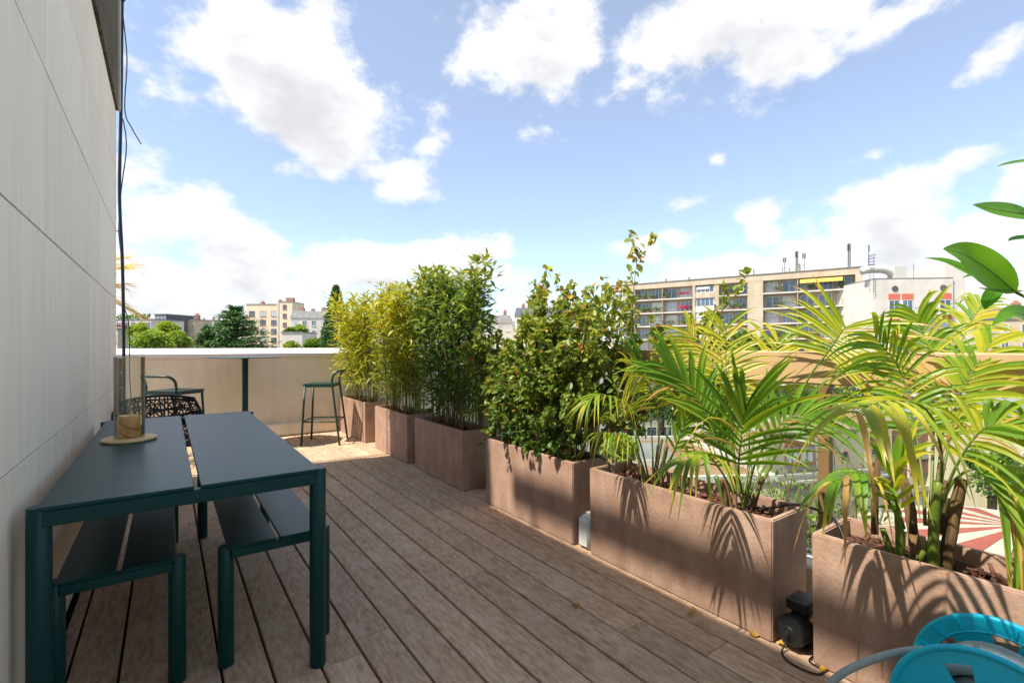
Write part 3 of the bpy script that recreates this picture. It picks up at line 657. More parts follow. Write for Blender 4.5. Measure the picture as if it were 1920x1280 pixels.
# bar table
bt = thing('bar_table', 'round dark green bar table on one column in front of the cream parapet', 'table', (.765, 6.6, 0))
m = MB(); m.lathe([(.0, 1.062), (.40, 1.066), (.404, 1.070), (.402, 1.0745), (0, 1.075)], 48, (.765, 6.6, 0)); m.build('table_top', m_stool, bt, 'auto')
m = MB(); m.lathe([(.033, .013), (.033, 1.04), (.06, 1.061)], 20, (.765, 6.6, 0)); m.build('column', m_green, bt, 'auto')
m = MB(); m.lathe([(.25, .001), (.25, .010), (.10, .0125), (0, .0126)], 40, (.765, 6.6, 0)); m.build('base_plate', m_green, bt, 'auto')
# bar stools
def stool(lab, x, y, hd):
    t = thing('bar_stool', lab, 'stool', (x, y, 0), hd, 'green metal bar stools')
    H = .745
    for i in range(5):
        y0 = -.185+i*.0755
        m = MB(); 
        m.add([(-.165, y0, H), (.19, y0, H), (.205, y0, H-.012), (.205, y0+.067, H-.012), (.19, y0+.067, H), (-.165, y0+.067, H),
               (-.165, y0, H-.006), (.187, y0, H-.006), (.199, y0, H-.016), (.199, y0+.067, H-.016), (.187, y0+.067, H-.006), (-.165, y0+.067, H-.006)],
              [(0,1,4,5),(1,2,3,4),(6,11,10,7),(7,10,9,8),(0,6,7,1),(1,7,8,2),(5,4,10,11),(4,3,9,10),(0,5,11,6),(2,8,9,3)])
        m.build('seat_slat', m_stool, t, local=True)
    m = MB(); m.box(-.16, .185, -.188, -.172, H-.04, H-.0065).box(-.16, .185, .172, .188, H-.04, H-.0065).box(.168, .184, -.1718, .1718, H-.04, H-.0165).box(-.16, -.144, -.1718, .1718, H-.04, H-.0065)
    m.build('seat_frame', m_stool, t, local=True)
    for s in (-1, 1):
        m = MB(); m.tube([(.205, s*.205, 0), (.172, s*.178, H-.02)], .0125, 12); m.build('leg', m_stool, t, True, True)
        m = MB(); m.tube(spline([(-.245, s*.215, 0), (-.155, s*.19, H-.03), (-.15, s*.19, H+.04)], 5), .0125, 12); m.build('leg', m_stool, t, True, True)
    pts = spline([(-.15, -.19, H+.04), (-.165, -.19, H+.10), (-.205, -.175, H+.145), (-.235, -.12, H+.155), (-.245, 0, H+.155), (-.235, .12, H+.155), (-.205, .175, H+.145), (-.165, .19, H+.10), (-.15, .19, H+.04)], 6)
    m = MB(); m.tube(pts, .0135, 12); m.build('backrest_tube', m_stool, t, True, True)
    fz = .285
    def at(a, c, z): k = z/(c[2]-a[2]); return (a[0]+(c[0]-a[0])*k, a[1]+(c[1]-a[1])*k, z)
    fl = [at((.205, s*.205, 0), (.172, s*.178, H-.02), fz) for s in (-1, 1)]; rl = [at((-.245, s*.215, 0), (-.155, s*.19, H-.03), fz) for s in (-1, 1)]
    for a, c in ((fl[0], fl[1]), (rl[0], rl[1]), (fl[0], rl[0]), (fl[1], rl[1])):
        m = MB(); m.tube([a, c], .008, 8); m.build('footrest', m_stool, t, True, True)
stool('green metal bar stool beside the bamboo planter', 1.60, 6.32, R_(151))
stool('green metal bar stool near the stone wall behind the black woven chair', .06, 6.22, R_(42))
# woven chair at the head of the table
wc = thing('woven_chair', 'black woven shell chair at the far end of the dining table', 'chair', (-.06, 4.75, 0))
cx, cy = -.06, 4.78
def shell(u, v):   # u across -1..1, v 0 (front of seat) .. 1 (top of back)
    wd = .33*(1-.25*max(0, v-.6)/.4)
    if v < .5:
        q = v/.5; y = -.30+.46*q; z = .43-.05*math.sin(q*math.pi*.8)+.10*u*u*(.3+q)
        x = u*wd*(.8+.2*q)
    else:
        q = (v-.5)/.5; y = .16+.20*q**.8-.16*u*u*q; z = .40+.38*q+.10*u*u*(1.3-1.5*q)
        x = u*wd
    return Vector((cx+x, cy-y*-1*-1 if False else cy-(-y), z))
rg = random.Random(5)
m = MB()
def strip(a, c, r):
    pts = []
    for i in range(13):
        k = i/12; u = a[0]+(c[0]-a[0])*k; v = a[1]+(c[1]-a[1])*k
        if not (-1 <= u <= 1 and 0 <= v <= 1): continue
        pts.append(shell(u, v))
    if len(pts) > 2: m.tube(pts, r, 4)
for i in range(-14, 30):
    o = i*.085+rg.uniform(-.012, .012)
    strip((-1, o-.5), (1, o+.5+rg.uniform(-.06, .06)), .0062); strip((-1, o+.5), (1, o-.5+rg.uniform(-.06, .06)), .0062)
for i in range(30):
    v = i/30+rg.uniform(-.02, .02); strip((-1, v), (1, v+rg.uniform(-.16, .16)), .0055)
for i in range(18):
    u = -1+2*i/17; strip((u, 0), (max(-1, min(1, u+rg.uniform(-.3, .3))), 1), .0055)
m.build('woven_shell', m_black, wc, True)
ed = [shell(-1, i/16) for i in range(17)]+[shell(-1+2*i/16, 1) for i in range(1, 17)]+[shell(1, 1-i/16) for i in range(1, 17)]+[shell(1-2*i/16, 0) for i in range(1, 16)]
m = MB(); m.tube(ed+[ed[0]], .011, 8, False); m.build('rim', m_black, wc, True)
for sx in (-1, 1):
    for (bx, by, tx, ty) in ((.24, -.25, .16, -.14), (.24, .22, .16, .08)):
        a = Vector((cx+sx*bx, cy+by, 0)); c = Vector((cx+sx*tx, cy+ty, .385)); mm = MB(); mm.tube([a, c], .010, 10); mm.build('leg', m_black, wc, True)
    mm = MB(); mm.tube([(cx+sx*.225, cy-.23, .06), (cx+sx*.225, cy+.205, .06)], .006, 8); mm.build('stretcher', m_black, wc, True)
# cables on the wall end
def cable(lab, pts, r):
    m = MB(); m.tube(spline(pts, 8), r, 8); return tag(m.build('cable', m_cable, None, True), lab, 'cable', 'black cables hanging at the wall end')
cx0, cy0 = -.318, 5.46
def CP(x, y, dt=0):
    d = FW+RT*((x-960)/FPX); t = (cy0+dt)/d.y; return P(x, y, t)
br = thing('cable_bracket', 'short dark metal bracket at the roof block carrying the cables', 'bracket', (cx0, YE, 4.3))
m = MB(); m.box(-.345, -.30, YE-.03, YE+.06, 4.26, 4.29); m.build('arm', m_black, br)
cable('thick dark cable bundle hanging straight down the wall end', [(cx0, cy0, 4.27)]+[CP(x, y) for x, y in ((229,0),(227,180),(226,240),(224,340),(225,400),(229,480),(231,560),(232,660),(232,780))], .0125)
cable('loose thin cable whose cut end sticks out into the sky', [(cx0+.012, cy0+.012, 4.27)]+[CP(x, y, .02) for x, y in ((230,20),(238,110),(234,205),(247,240),(265,271))], .0045)
cable('thin cable bowing away from the thick bundle halfway up', [CP(x, y, .02) for x, y in ((230,222),(236,255),(236,290),(228,350),(224,400),(223,440),(230,500))], .0045)
cable('thin cable looping round from the stone panels to the bundle', [CP(x, y, .015) for x, y in ((229,440),(218,433),(207,445),(205,500),(206,560),(208,604),(230,612),(245,615))], .0045)
cable('thin cable dropping behind the glass cylinder past the coping', [CP(x, y, .02) for x, y in ((231,570),(240,600),(243,640),(243,700),(246,760),(243,790))], .004)
# brown slatted screen behind the wall end
sc = thing('slatted_screen', 'dark brown slatted wooden screen in the gap by the cream parapet', 'screen', (-.75, YB-.1, 0))
for i in range(6):
    m = MB(); m.cbox(-1.25, -.42, YB-.03-.024, YB-.03-.002, .06+.17*i, .06+.17*i+.155, .003); m.build('slat', m_trunk, sc)
for xx in (-1.2, -.48):
    m = MB(); m.box(xx, xx+.04, YB-.076, YB-.0545, .001, 1.05); m.build('post', m_trunk, sc)
# ------------------------------------------------------------------ pump, canister, hoses, reel, leaves
pu = thing('water_pump', 'small black electric water pump in the gap between two planters', 'pump', (2.10, .91, 0))
pc_ = Vector((2.10, .912, .075)); ax = Vector((-1, .12, 0)).normalized()
M = ax.to_track_quat('Z', 'Y').to_matrix()
m = MB(); m.lathe([(0, .105), (.022, .104), (.026, .098), (.052, .092), (.058, .080), (.058, .03), (.054, .028), (.054, .022), (.058, .02), (.058, -.06), (.05, -.07), (0, -.07)], 28, pc_, M); m.build('motor', m_blackmetal, pu, 'auto')
for k in range(14):
    a = 2*math.pi*k/14; d = M@Vector((math.cos(a), math.sin(a), 0)); c = pc_+d*.058
    m = MB(); s = ax.cross(d)*.0015
    m.add([c+ax*.015-s, c+ax*.015+s, c-ax*.055+s, c-ax*.055-s, c+d*.006+ax*.012-s, c+d*.006+ax*.012+s, c+d*.006-ax*.055+s, c+d*.006-ax*.055-s], [(0,3,2,1),(4,5,6,7),(0,1,5,4),(1,2,6,5),(2,3,7,6),(3,0,4,7)])
    m.build('cooling_fin', m_blackmetal, pu)
m = MB(); m.lathe([(.0, .118), (.012, .117), (.014, .104)], 14, pc_, M); m.build('cap', m_blackmetal, pu, 'auto')
m = MB(); m.cbox(2.045, 2.155, .868, .955, .148, .192, .006); m.build('terminal_box', m_black, pu)
m = MB(); m.cbox(2.06, 2.14, .885, .94, .125, .1475, .004); m.build('box_neck', m_black, pu)
m = MB(); m.cbox(2.05, 2.16, .875, .95, .0005, .0165, .003); m.build('foot', m_blackmetal, pu)
m_brass = pmat('brass_fitting', lin(190,120,84), lin(206,140,100), 10, rough=.4, metal=.6)
m = MB(); m.lathe([(.014, 0), (.014, .022), (.009, .023), (.009, .03)], 12, (2.07, .866, .13), Euler((R_(90), 0, 0)).to_matrix()); m.build('fitting', m_brass, pu, 'auto')
m = MB(); m.tube(spline([(2.0, .93, .04), (1.965, .93, .006), (1.93, .88, .005), (1.94, .80, .005), (1.985, .79, .005), (2.0, .845, .005), (2.06, .85, .01), (2.07, .87, .03)], 6), .0035, 7); m.build('power_cord', m_black, pu, True)
wcn = thing('canister', 'white plastic canister wedged between two brown planters', 'canister', (2.06, 2.10, 0))
m = MB(); m.cbox(2.015, 2.125, 2.045, 2.155, .001, .19, .022); m.build('body', m_white, wcn, 'auto')
m = MB(); m.lathe([(.022, 0), (.022, .018), (0, .02)], 16, (2.07, 2.10, .19)); m.build('cap', m_white, wcn, 'auto')
def hose(nm, lab, pts, r, mat, cat='hose', grp=None): 
    m = MB(); m.tube(spline(pts, 8), r, 9); return tag(m.build(nm, mat, None, True), lab, cat, grp)
hose('irrigation_tube', 'thin black irrigation tube arching over to the planter with the thick-trunked palm', [(2.17, 1.18, .465), (2.2, 1.08, .49), (2.22, 1.0, .522), (2.21, .90, .525), (2.17, .82, .512), (2.13, .77, .45)], .0055, m_black, 'tube', 'black irrigation tubes')
hose('irrigation_tube', 'thin black irrigation tube from the round-leaved shrub to the long planter', [(2.2, 2.35, .465), (2.2, 2.2, .512), (2.18, 2.1, .518), (2.15, 2.02, .510), (2.12, 1.94, .455)], .0055, m_black, 'tube', 'black irrigation tubes')
# hose reel
hr = thing('hose_reel', 'turquoise plastic hose reel with chrome handle in front of the last planter', 'hose reel', (1.79, .31, 0))
A = Vector((1.655, .29, .25)); B = Vector((1.925, .31, .235)); ax = (A-B).normalized()
Mz = ax.to_track_quat('Z', 'Y').to_matrix()
def disc(c, r, slots, dished, th=.012):
    """spoked disc with slots cut through"""
    bm = bmesh.new(); ns = 96; radii = [.03, .075, .095, .13, .155, r-.018, r]
    rings = [[bm.verts.new((q*math.cos(2*math.pi*j/ns), q*math.sin(2*math.pi*j/ns), dished*(1-(q/r)**2))) for j in range(ns)] for q in radii]
    for i in range(len(radii)-1):
        for j in range(ns):
            f = (j % (ns//slots))/(ns//slots)
            if (1 <= i <= 3) and (.1 < f < .36 if dished > 0 else .2 < f < .62): continue
            bm.faces.new((rings[i][j], rings[i][(j+1) % ns], rings[i+1][(j+1) % ns], rings[i+1][j]))
    bm.faces.new([rings[0][j] for j in range(ns)][::-1])
    bmesh.ops.recalc_face_normals(bm, faces=bm.faces[:])
    bmesh.ops.solidify(bm, geom=bm.faces[:], thickness=th)
    bmesh.ops.transform(bm, matrix=Matrix.Translation(c) @ Mz.to_4x4(), verts=bm.verts[:])
    me = bpy.data.meshes.new('disc'); bm.to_mesh(me); bm.free(); me.materials.append(m_cyan)
    me.polygons.foreach_set('use_smooth', [True]*len(me.polygons)); me.set_sharp_from_angle(angle=R_(35)); return me
link('front_disc', disc(A, .192, 4, .018), hr); bd = link('back_disc', disc(B, .192, 6, -.006), hr)
for k in range(18):
    a = 2*math.pi*k/18; d = Mz@Vector((math.cos(a), math.sin(a), 0)); s = ax.cross(d)*.002
    m = MB(); c0 = B+d*.155+ax*.004; c1 = B+d*.188+ax*.004
    m.add([c0-s, c0+s, c1+s, c1-s, c0-s+ax*.016, c0+s+ax*.016, c1+s+ax*.016, c1-s+ax*.016], [(0,3,2,1),(4,5,6,7),(0,1,5,4),(1,2,6,5),(2,3,7,6),(3,0,4,7)]); m.build('rib', m_cyan, bd)
def ringtube(c, r, tr, nm, mat, par):
    m = MB(); m.tube([c+Mz@Vector((r*math.cos(i/48*6.28319), r*math.sin(i/48*6.28319), 0)) for i in range(49)], tr, 8, False); return m.build(nm, mat, par, True)
for c, p_ in ((A, hr), (B, hr)): ringtube(c, .191, .0085, 'disc_rim', m_cyan, p_)
for q in (.153, .097): ringtube(B+ax*.010, q, .004, 'ring_rib', m_cyan, bd)
m = MB(); L_ = (A-B).length; m.lathe([(.076, .01), (.076, L_-.012)], 28, B, Mz); m.build('drum', m_cyan, hr, 'auto')
pts = []
for i in range(24*14):
    a = i/24*6.2832; u = (i/24) % 7; lay = int(i/24/7); s = u/7 if lay == 0 else 1-u/7
    pts.append(B+ax*(.03+(L_-.07)*s)+Mz@Vector(((.092+.034*lay)*math.cos(a), (.092+.034*lay)*math.sin(a), 0)))
end = pts[-1]
side = Vector((-.3, 1, 0)).normalized()
m = MB(); m.tube(pts, .0145, 8)
m.build('hose_coil', m_hose, hr, True)
top = (A+B)/2
hp = [top+Vector((.02, -.02, .135)), top+Vector((-.05, .06, .14)), top+Vector((-.10, .15, .12)), top+Vector((-.15, .24, .06)), top+Vector((-.20, .31, -.02)), top+Vector((-.24, .33, -.14)), top+Vector((-.28, .30, -.235)), Vector((1.45, .42, .013)), Vector((1.38, .2, .013)), Vector((1.42, -.1, .013)), Vector((1.5, -.4, .013))]
m = MB(); m.tube(spline(hp, 8), .0105, 9); m.build('hose_tail', m_hose, hr, True)
for e, sgn in ((A, 1), (B, -1)):
    for s in (-1, 1):
        m = MB(); q = e+ax*(.022*sgn); m.tube([q, Vector((q.x+.02*sgn*-1, q.y+s*.16, .012))], .008, 8); m.build('frame_leg', m_chrome, hr, True)
q = Vector((1.80, .165, 0))
m = MB(); m.tube([(1.80, .148, .05), (1.80, .148, .70), (1.78, .12, .74)], .011, 10); m.build('handle_tube', m_chrome, hr, True)
m = MB(); m.tube([(1.78, .12, .74), (1.76, .05, .75)], .016, 10); m.build('grip', m_cyan, hr, True)
m = MB(); m.tube([(1.60, .148, .05), (1.97, .148, .05)], .011, 10); m.build('cross_tube', m_chrome, hr, True)
# fallen leaves on the deck
rg = random.Random(77)
def deckpt(x, y): 
    t = CAMZ*FPX/(y-HZ); return P(x, y, t)
for i, (x, y, lab) in enumerate([(1095,1024,'yellow fallen leaf beside the white canister'), (1300,1150,'curled yellow fallen leaf on the deck before the long planter'), (1412,1195,'yellow fallen leaf near the corner of the long planter'),
     (1458,1206,'reddish fallen leaf under the water pump'), (1082,1142,'brown fallen leaf lying on the open deck boards'), (925,955,'small pale fallen leaf before the dappled planter'), (1540,1262,'pale fallen leaf against the planter foot by the hose reel')]):
    p = deckpt(x, y); m = MB()
    for _ in range(2): leaf(m, Vector((p.x, p.y, .006)), Vector((rg.gauss(0, 1), rg.gauss(0, 1), .12)), UP+rv(rg)*.3, rg.uniform(.035, .055), rg.uniform(.016, .026), OV, .5, .0, rg.random())
    tag(m.build('fallen_leaf', l_fallen), lab, 'leaf', 'fallen leaves on the deck')
# ------------------------------------------------------------------ background
m_conc = pmat('apartment_concrete', lin(178,161,136), lin(196,180,156), .6, rough=.9, c3=lin(160,144,120), s3=.3, k3=.6, streak=(1, 1, .3), bump=.2)
m_bwhite = pmat('white_facade', lin(204,195,182), lin(216,208,196), .5, rough=.85, c3=lin(188,179,166), s3=.2, k3=.6, streak=(2, 2, .4))
m_beige = pmat('beige_facade', lin(222,202,168), lin(232,214,184), .5, rough=.88, c3=lin(204,184,152), s3=.25, k3=.6, streak=(2, 2, .4))
m_cream2 = pmat('sand_facade', lin(190,172,144), lin(204,187,160), .6, rough=.9, c3=lin(168,150,122), s3=.3, k3=.6, streak=(2, 2, .4))
m_balw = pmat('balcony_wall', lin(164,150,128), lin(180,166,144), .7, rough=.9)  # darker tone puts the shade of the balcony recesses into the colour
m_zinc = pmat('zinc_roof', lin(128,126,122), lin(150,148,144), .8, rough=.85, spec=.2)
m_slate = pmat('slate_roof', lin(84,84,92), lin(104,104,110), 1.2, rough=.7)
m_gravel = pmat('gravel_roof', lin(150,112,80), lin(178,140,104), 3, rough=.95, c3=lin(132,98,64), s3=.4, k3=.7)
m_frame = pmat('white_window_frame', lin(224,222,218), None, rough=.5)
m_brownframe = pmat('brown_window_frame', lin(140,84,66), lin(152,94,74), 6, rough=.6)
m_brownp = pmat('brown_spandrel', lin(150,96,76), lin(164,108,86), 3, rough=.8)
m_terra = pmat('terracotta_panel', lin(200,104,80), lin(210,114,90), 2, rough=.8)
m_pane = pmat('window_glass', lin(58,70,84), lin(96,112,128), .7, rough=.08, spec=.8, rnd=.25)
m_curtain = pmat('net_curtain', lin(176,182,184), lin(206,210,212), 3, (6, 6, .3), rough=.9)
m_railm = pmat('dark_railing', lin(70,70,70), None, rough=.5)
m_shutter = pmat('white_shutter', lin(226,222,214), lin(234,230,224), 3, (1, 1, 8), rough=.7)
m_brick = pmat('chimney_brick', lin(150,112,90), lin(172,134,110), 3, rough=.9)
m_ant = pmat('antenna_metal', lin(96,98,102), lin(120,122,126), 3, rough=.5, metal=.3)
m_awn = pmat('yellow_awning', lin(214,176,70), lin(224,190,90), 3, rough=.8)
m_road = pmat('asphalt', lin(92,88,82), lin(112,106,98), 6, rough=.95)
m_red = pmat('red_paving', lin(166,84,72), lin(178,96,82), 3, rough=.85, c3=lin(150,76,64), s3=.8, k3=.5)
m_palepave = pmat('pale_paving', lin(198,184,160), lin(212,200,178), 3, rough=.85, c3=lin(180,166,142), s3=.8, k3=.5)
m_bark2 = pmat('tree_bark', lin(70,58,46), lin(96,82,66), 3, rough=.95)
m_flower = pmat('pink_flowers', lin(190,40,80), lin(214,70,110), 6, rough=.7)
wcache = {}
def window(par, x, z, w, h, y=0, frame=None, pane=None, mull=1, trans=0, sill=True):
    """window standing proud in a facade at local y, child of par: frame > pane"""
    frame = frame or m_frame; pane = pane or m_pane
    key = (round(w, 2), round(h, 2), frame.name, pane.name, mull, trans, sill)
    if key not in wcache:
        m = MB(); e = .07; d0, d1 = -.07, .03
        m.box(0, w, d0, d1, 0, e).box(0, w, d0, d1, h-e, h).box(0, e, d0, d1, e, h-e).box(w-e, w, d0, d1, e, h-e)
        for k in range(mull): xx = w*(k+1)/(mull+1); m.box(xx-.035, xx+.035, d0+.01, d1, e, h-e)
        if trans: m.box(e, w-e, d0+.012, d1, h*.7, h*.7+.05)
        if sill: m.box(-.08, w+.08, d0-.1, d1, -.08, -.001)
        p = MB(); p.box(e+.001, w-e-.001, -.025, .02, e+.001, h-e-.001)
        wcache[key] = (m.mesh('window', frame), p.mesh('pane', pane))
    a, c = wcache[key]
    o = link('window', a, par, True); o.location = (x, y, z)
    q = link('pane', c, o, True); return o
def bfrom(name, lab, cat, px, t, yaw=0, grp=None):
    """building root on the ground below pixel column px at depth t; local x runs right along the facade, y away from us"""
    p = P(px, HZ, t); return thing(name, lab, cat, (p.x, p.y, GZ), -YAW+R_(yaw), grp)
def zt(y, t): return CAMZ-(y-HZ)/FPX*t-GZ      # height above ground of pixel row y at depth t
def lbox(par, nm, mat, *b): m = MB(); m.box(*b); return m.build(nm, mat, par, local=True)
# ---- long apartment block
def apartment():
    a = P(1617, HZ, 83); w = 46.4
    yaw = -math.atan2(.5828, .8125)
    t = thing('apartment_block', 'long concrete apartment block with recessed balconies and antennas on its roof', 'building', (a.x, a.y, GZ), -YAW+yaw)
    S0 = [2.6+2.86*k-GZ for k in range(-5, 4)]; top = 14.75-GZ; fas = 13.55-GZ
    lbox(t, 'core', m_balw, -w, -.35, 1.5, 13, 0, top-.05)
    lbox(t, 'fascia', m_conc, -w-.05, 0, -.12, 1.49, fas, top)
    lbox(t, 'roof_edge', m_zinc, -w-.2, .15, -.28, 13.2, top+.001, top+.12)
    lbox(t, 'end_wall', m_conc, -.34, .02, 1.495, 13.02, 0, top-.06)
    for (s0, s1) in ((0, 1.0), (15.3, 18.0), (23.2, 24.0), (27.75, 28.3), (40.7, 41.5), (45.7, 46.4)):
        lbox(t, 'pier', m_conc, -s1, -s0, -.10, 1.485, 0, fas-.002)
    bays = [(1.0, 15.3, 'b'), (18.0, 23.2, 'b'), (24.0, 27.75, 'w'), (28.3, 40.7, 'b'), (41.5, 45.7, 'w')]
    rg = random.Random(4)
    for fi, z in enumerate(S0):
        ceil = (S0[fi+1] if fi+1 < len(S0) else fas)
        for (s0, s1, kd) in bays:
            wd = s1-s0
            if kd == 'b':
                lbox(t, 'balcony_slab', m_bwhite, -s1+.003, -s0-.003, -.25, 1.49, z-.22, z)
                m = MB(); m.box(-s1+.02, -s0-.02, -.20, -.16, z+.98, z+1.03).box(-s1+.02, -s0-.02, -.2, -.16, z+.08, z+.12)
                kk = int(wd/.22)
                for k in range(kk+1): xx = -s1+.03+(wd-.06)*k/kk; m.box(xx-.012, xx+.012, -.19, -.17, z, z+1.0)
                m.build('balcony_railing', m_railm, t, local=True)
                n = max(2, int(wd/2.6)); cw = wd/n
                for k in range(n):
                    if rg.random() < .12 and n > 2: 
                        lbox(t, 'shutter', m_shutter, -s1+k*cw+.3, -s1+k*cw+cw-.4, 1.43, 1.495, z+.02, z+2.25); continue
                    window(t, -s1+k*cw+.25, z+.05, cw*rg.uniform(.6, .85), 2.15, 1.45, pane=m_pane if rg.random() < .65 else m_curtain, mull=rg.choice([1, 2]), sill=False)
                if n > 3: lbox(t, 'divider', m_balw, -s1+2*cw-.1, -s1+2*cw+.05, -.12, 1.492, z+.001, ceil-.225)
                # a few things on the balcony
                if rg.random() < .8:
                    for _ in range(rg.choice([1, 2, 3])):
                        m = MB(); p0 = Vector((rg.uniform(-s1+1, -s0-1), .2, z+.75))
                        for _ in range(70): leaf(m, p0+Vector((rg.gauss(0, .45), rg.uniform(-.1, .3), rg.gauss(0, .28))), rv(rg), rv(rg), .35, .2, LA, .2, .2, rg.random())
                        q = m.build('balcony_plant', l_tree, t, local=True, kind='stuff'); q2 = MB(); q2.box(p0.x-.3, p0.x+.3, -.05, .25, z+.001, z+.4); q2.build('plant_pot', m_brownp, q, local=True)
            else:
                n = 1 if kd == 'w' else 3; cw = wd/n
                lbox(t, 'spandrel', m_bwhite if kd == 'w2' or fi % 2 else m_conc, -s1+.003, -s0-.003, .0, 1.48, z-.25, z+.85)
                lbox(t, 'infill', m_bwhite, -s1+.003, -s0-.003, .3, 1.481, z+.851, ceil-.251)
                for k in range(n):
                    window(t, -s1+k*cw+.2, z+.86, cw-.4, ceil-z-1.15, .28, mull=3, pane=m_pane if rg.random() < .6 else m_curtain, sill=False)
                if fi in (6, 8): lbox(t, 'shutter', m_shutter, -s1+.25, -s0-1.0, .16, .20, z+1.55, ceil-.26)
    for z, s in ((S0[8], 29.0), (S0[7], 29.0)):
        m = MB()
        for _ in range(160): leaf(m, Vector((-s-rg.uniform(0, 1.9), -.25+rg.gauss(0, .12), z+.95+rg.gauss(0, .16))), rv(rg), rv(rg), .2, .16, OV, .2, .1, rg.random())
        m.build('flowers', m_flower, t, local=True, kind='stuff')
    m = MB(); zz = fas-.3; m.add([(-9.2, -.1, zz), (-2.8, -.1, zz), (-2.8, -.9, zz-.55), (-9.2, -.9, zz-.55), (-9.2, -.1, zz-.06), (-2.8, -.1, zz-.06), (-2.8, -.9, zz-.75), (-9.2, -.9, zz-.75)], [(0,1,2,3),(4,7,6,5),(3,2,6,7),(0,3,7,4),(1,5,6,2),(0,4,5,1)])
    m.build('awning', m_awn, t, local=True)
    for (s, wd, h) in ((20, 1.5, 1.0), (17.5, 2.2, 1.4), (12.5, 1.2, 1.3), (9.5, 1.8, 1.6), (6, 1.2, 1.0), (30, 1.6, .8), (35, 1.2, .9), (42, 1.5, .8)):
        lbox(t, 'roof_box', m_bwhite, -s-wd, -s, 3, 4.5, top-.049, top+.3+h)
    return t, top
apt, atop = apartment()
M_apt = wm(apt)
def mast(lab, s, y, h, kind):
    p = M_apt @ Vector((-s, y, atop-.05)); t = thing('antenna_mast', lab, 'antenna', p, 0, 'antennas on the apartment block roof')
    m = MB(); w = .16
    if kind == 'lattice':
        for sx, sy in ((-1,-1),(1,-1),(1,1),(-1,1)): m.tube([(sx*w, sy*w, 0), (sx*w*.7, sy*w*.7, h)], .045, 4)
        for k in range(int(h/.45)):
            z = k*.45; m.tube([(-w, -w, z), (w, -w, z+.45)], .025, 4).tube([(w, w, z), (-w, w, z+.45)], .025, 4).tube([(-w, w, z), (-w, -w, z+.45)], .025, 4)
    else: m.tube([(0, 0, 0), (0, 0, h)], [.07, .045], 6)
    m.build('mast', m_ant, t, local=True)
    for k in range(3 if kind != 'pole' else 1):
        q = MB(); a = k*2.1; q.cbox(.22*math.cos(a)-.1, .22*math.cos(a)+.1, .22*math.sin(a)-.08, .22*math.sin(a)+.08, h*.72, h*.98, .02); q.build('aerial_panel', m_ant, t, local=True)
    q = MB(); q.tube([(-.7, 0, h*.4), (.7, 0, h*.4)], .03, 4); q.build('cross_arm', m_ant, t, local=True)
for a in (('short panel antenna on a pole, farthest of three from the lattice mast', 11.9, 2, 3.2, 'panel'), ('tall lattice panel antenna, middle one of the roof group of three', 9.9, 2, 4.2, 'lattice'), ('panel antenna on a pole nearest the yellow awning', 8.7, 1.5, 3.6, 'panel'),
          ('lattice radio mast with stays at the end of the block roof', 1.9, 3, 4.8, 'lattice'), ('thin whip antenna above the caged roof ladder', -.9, 5, 4.6, 'pole')): mast(*a)
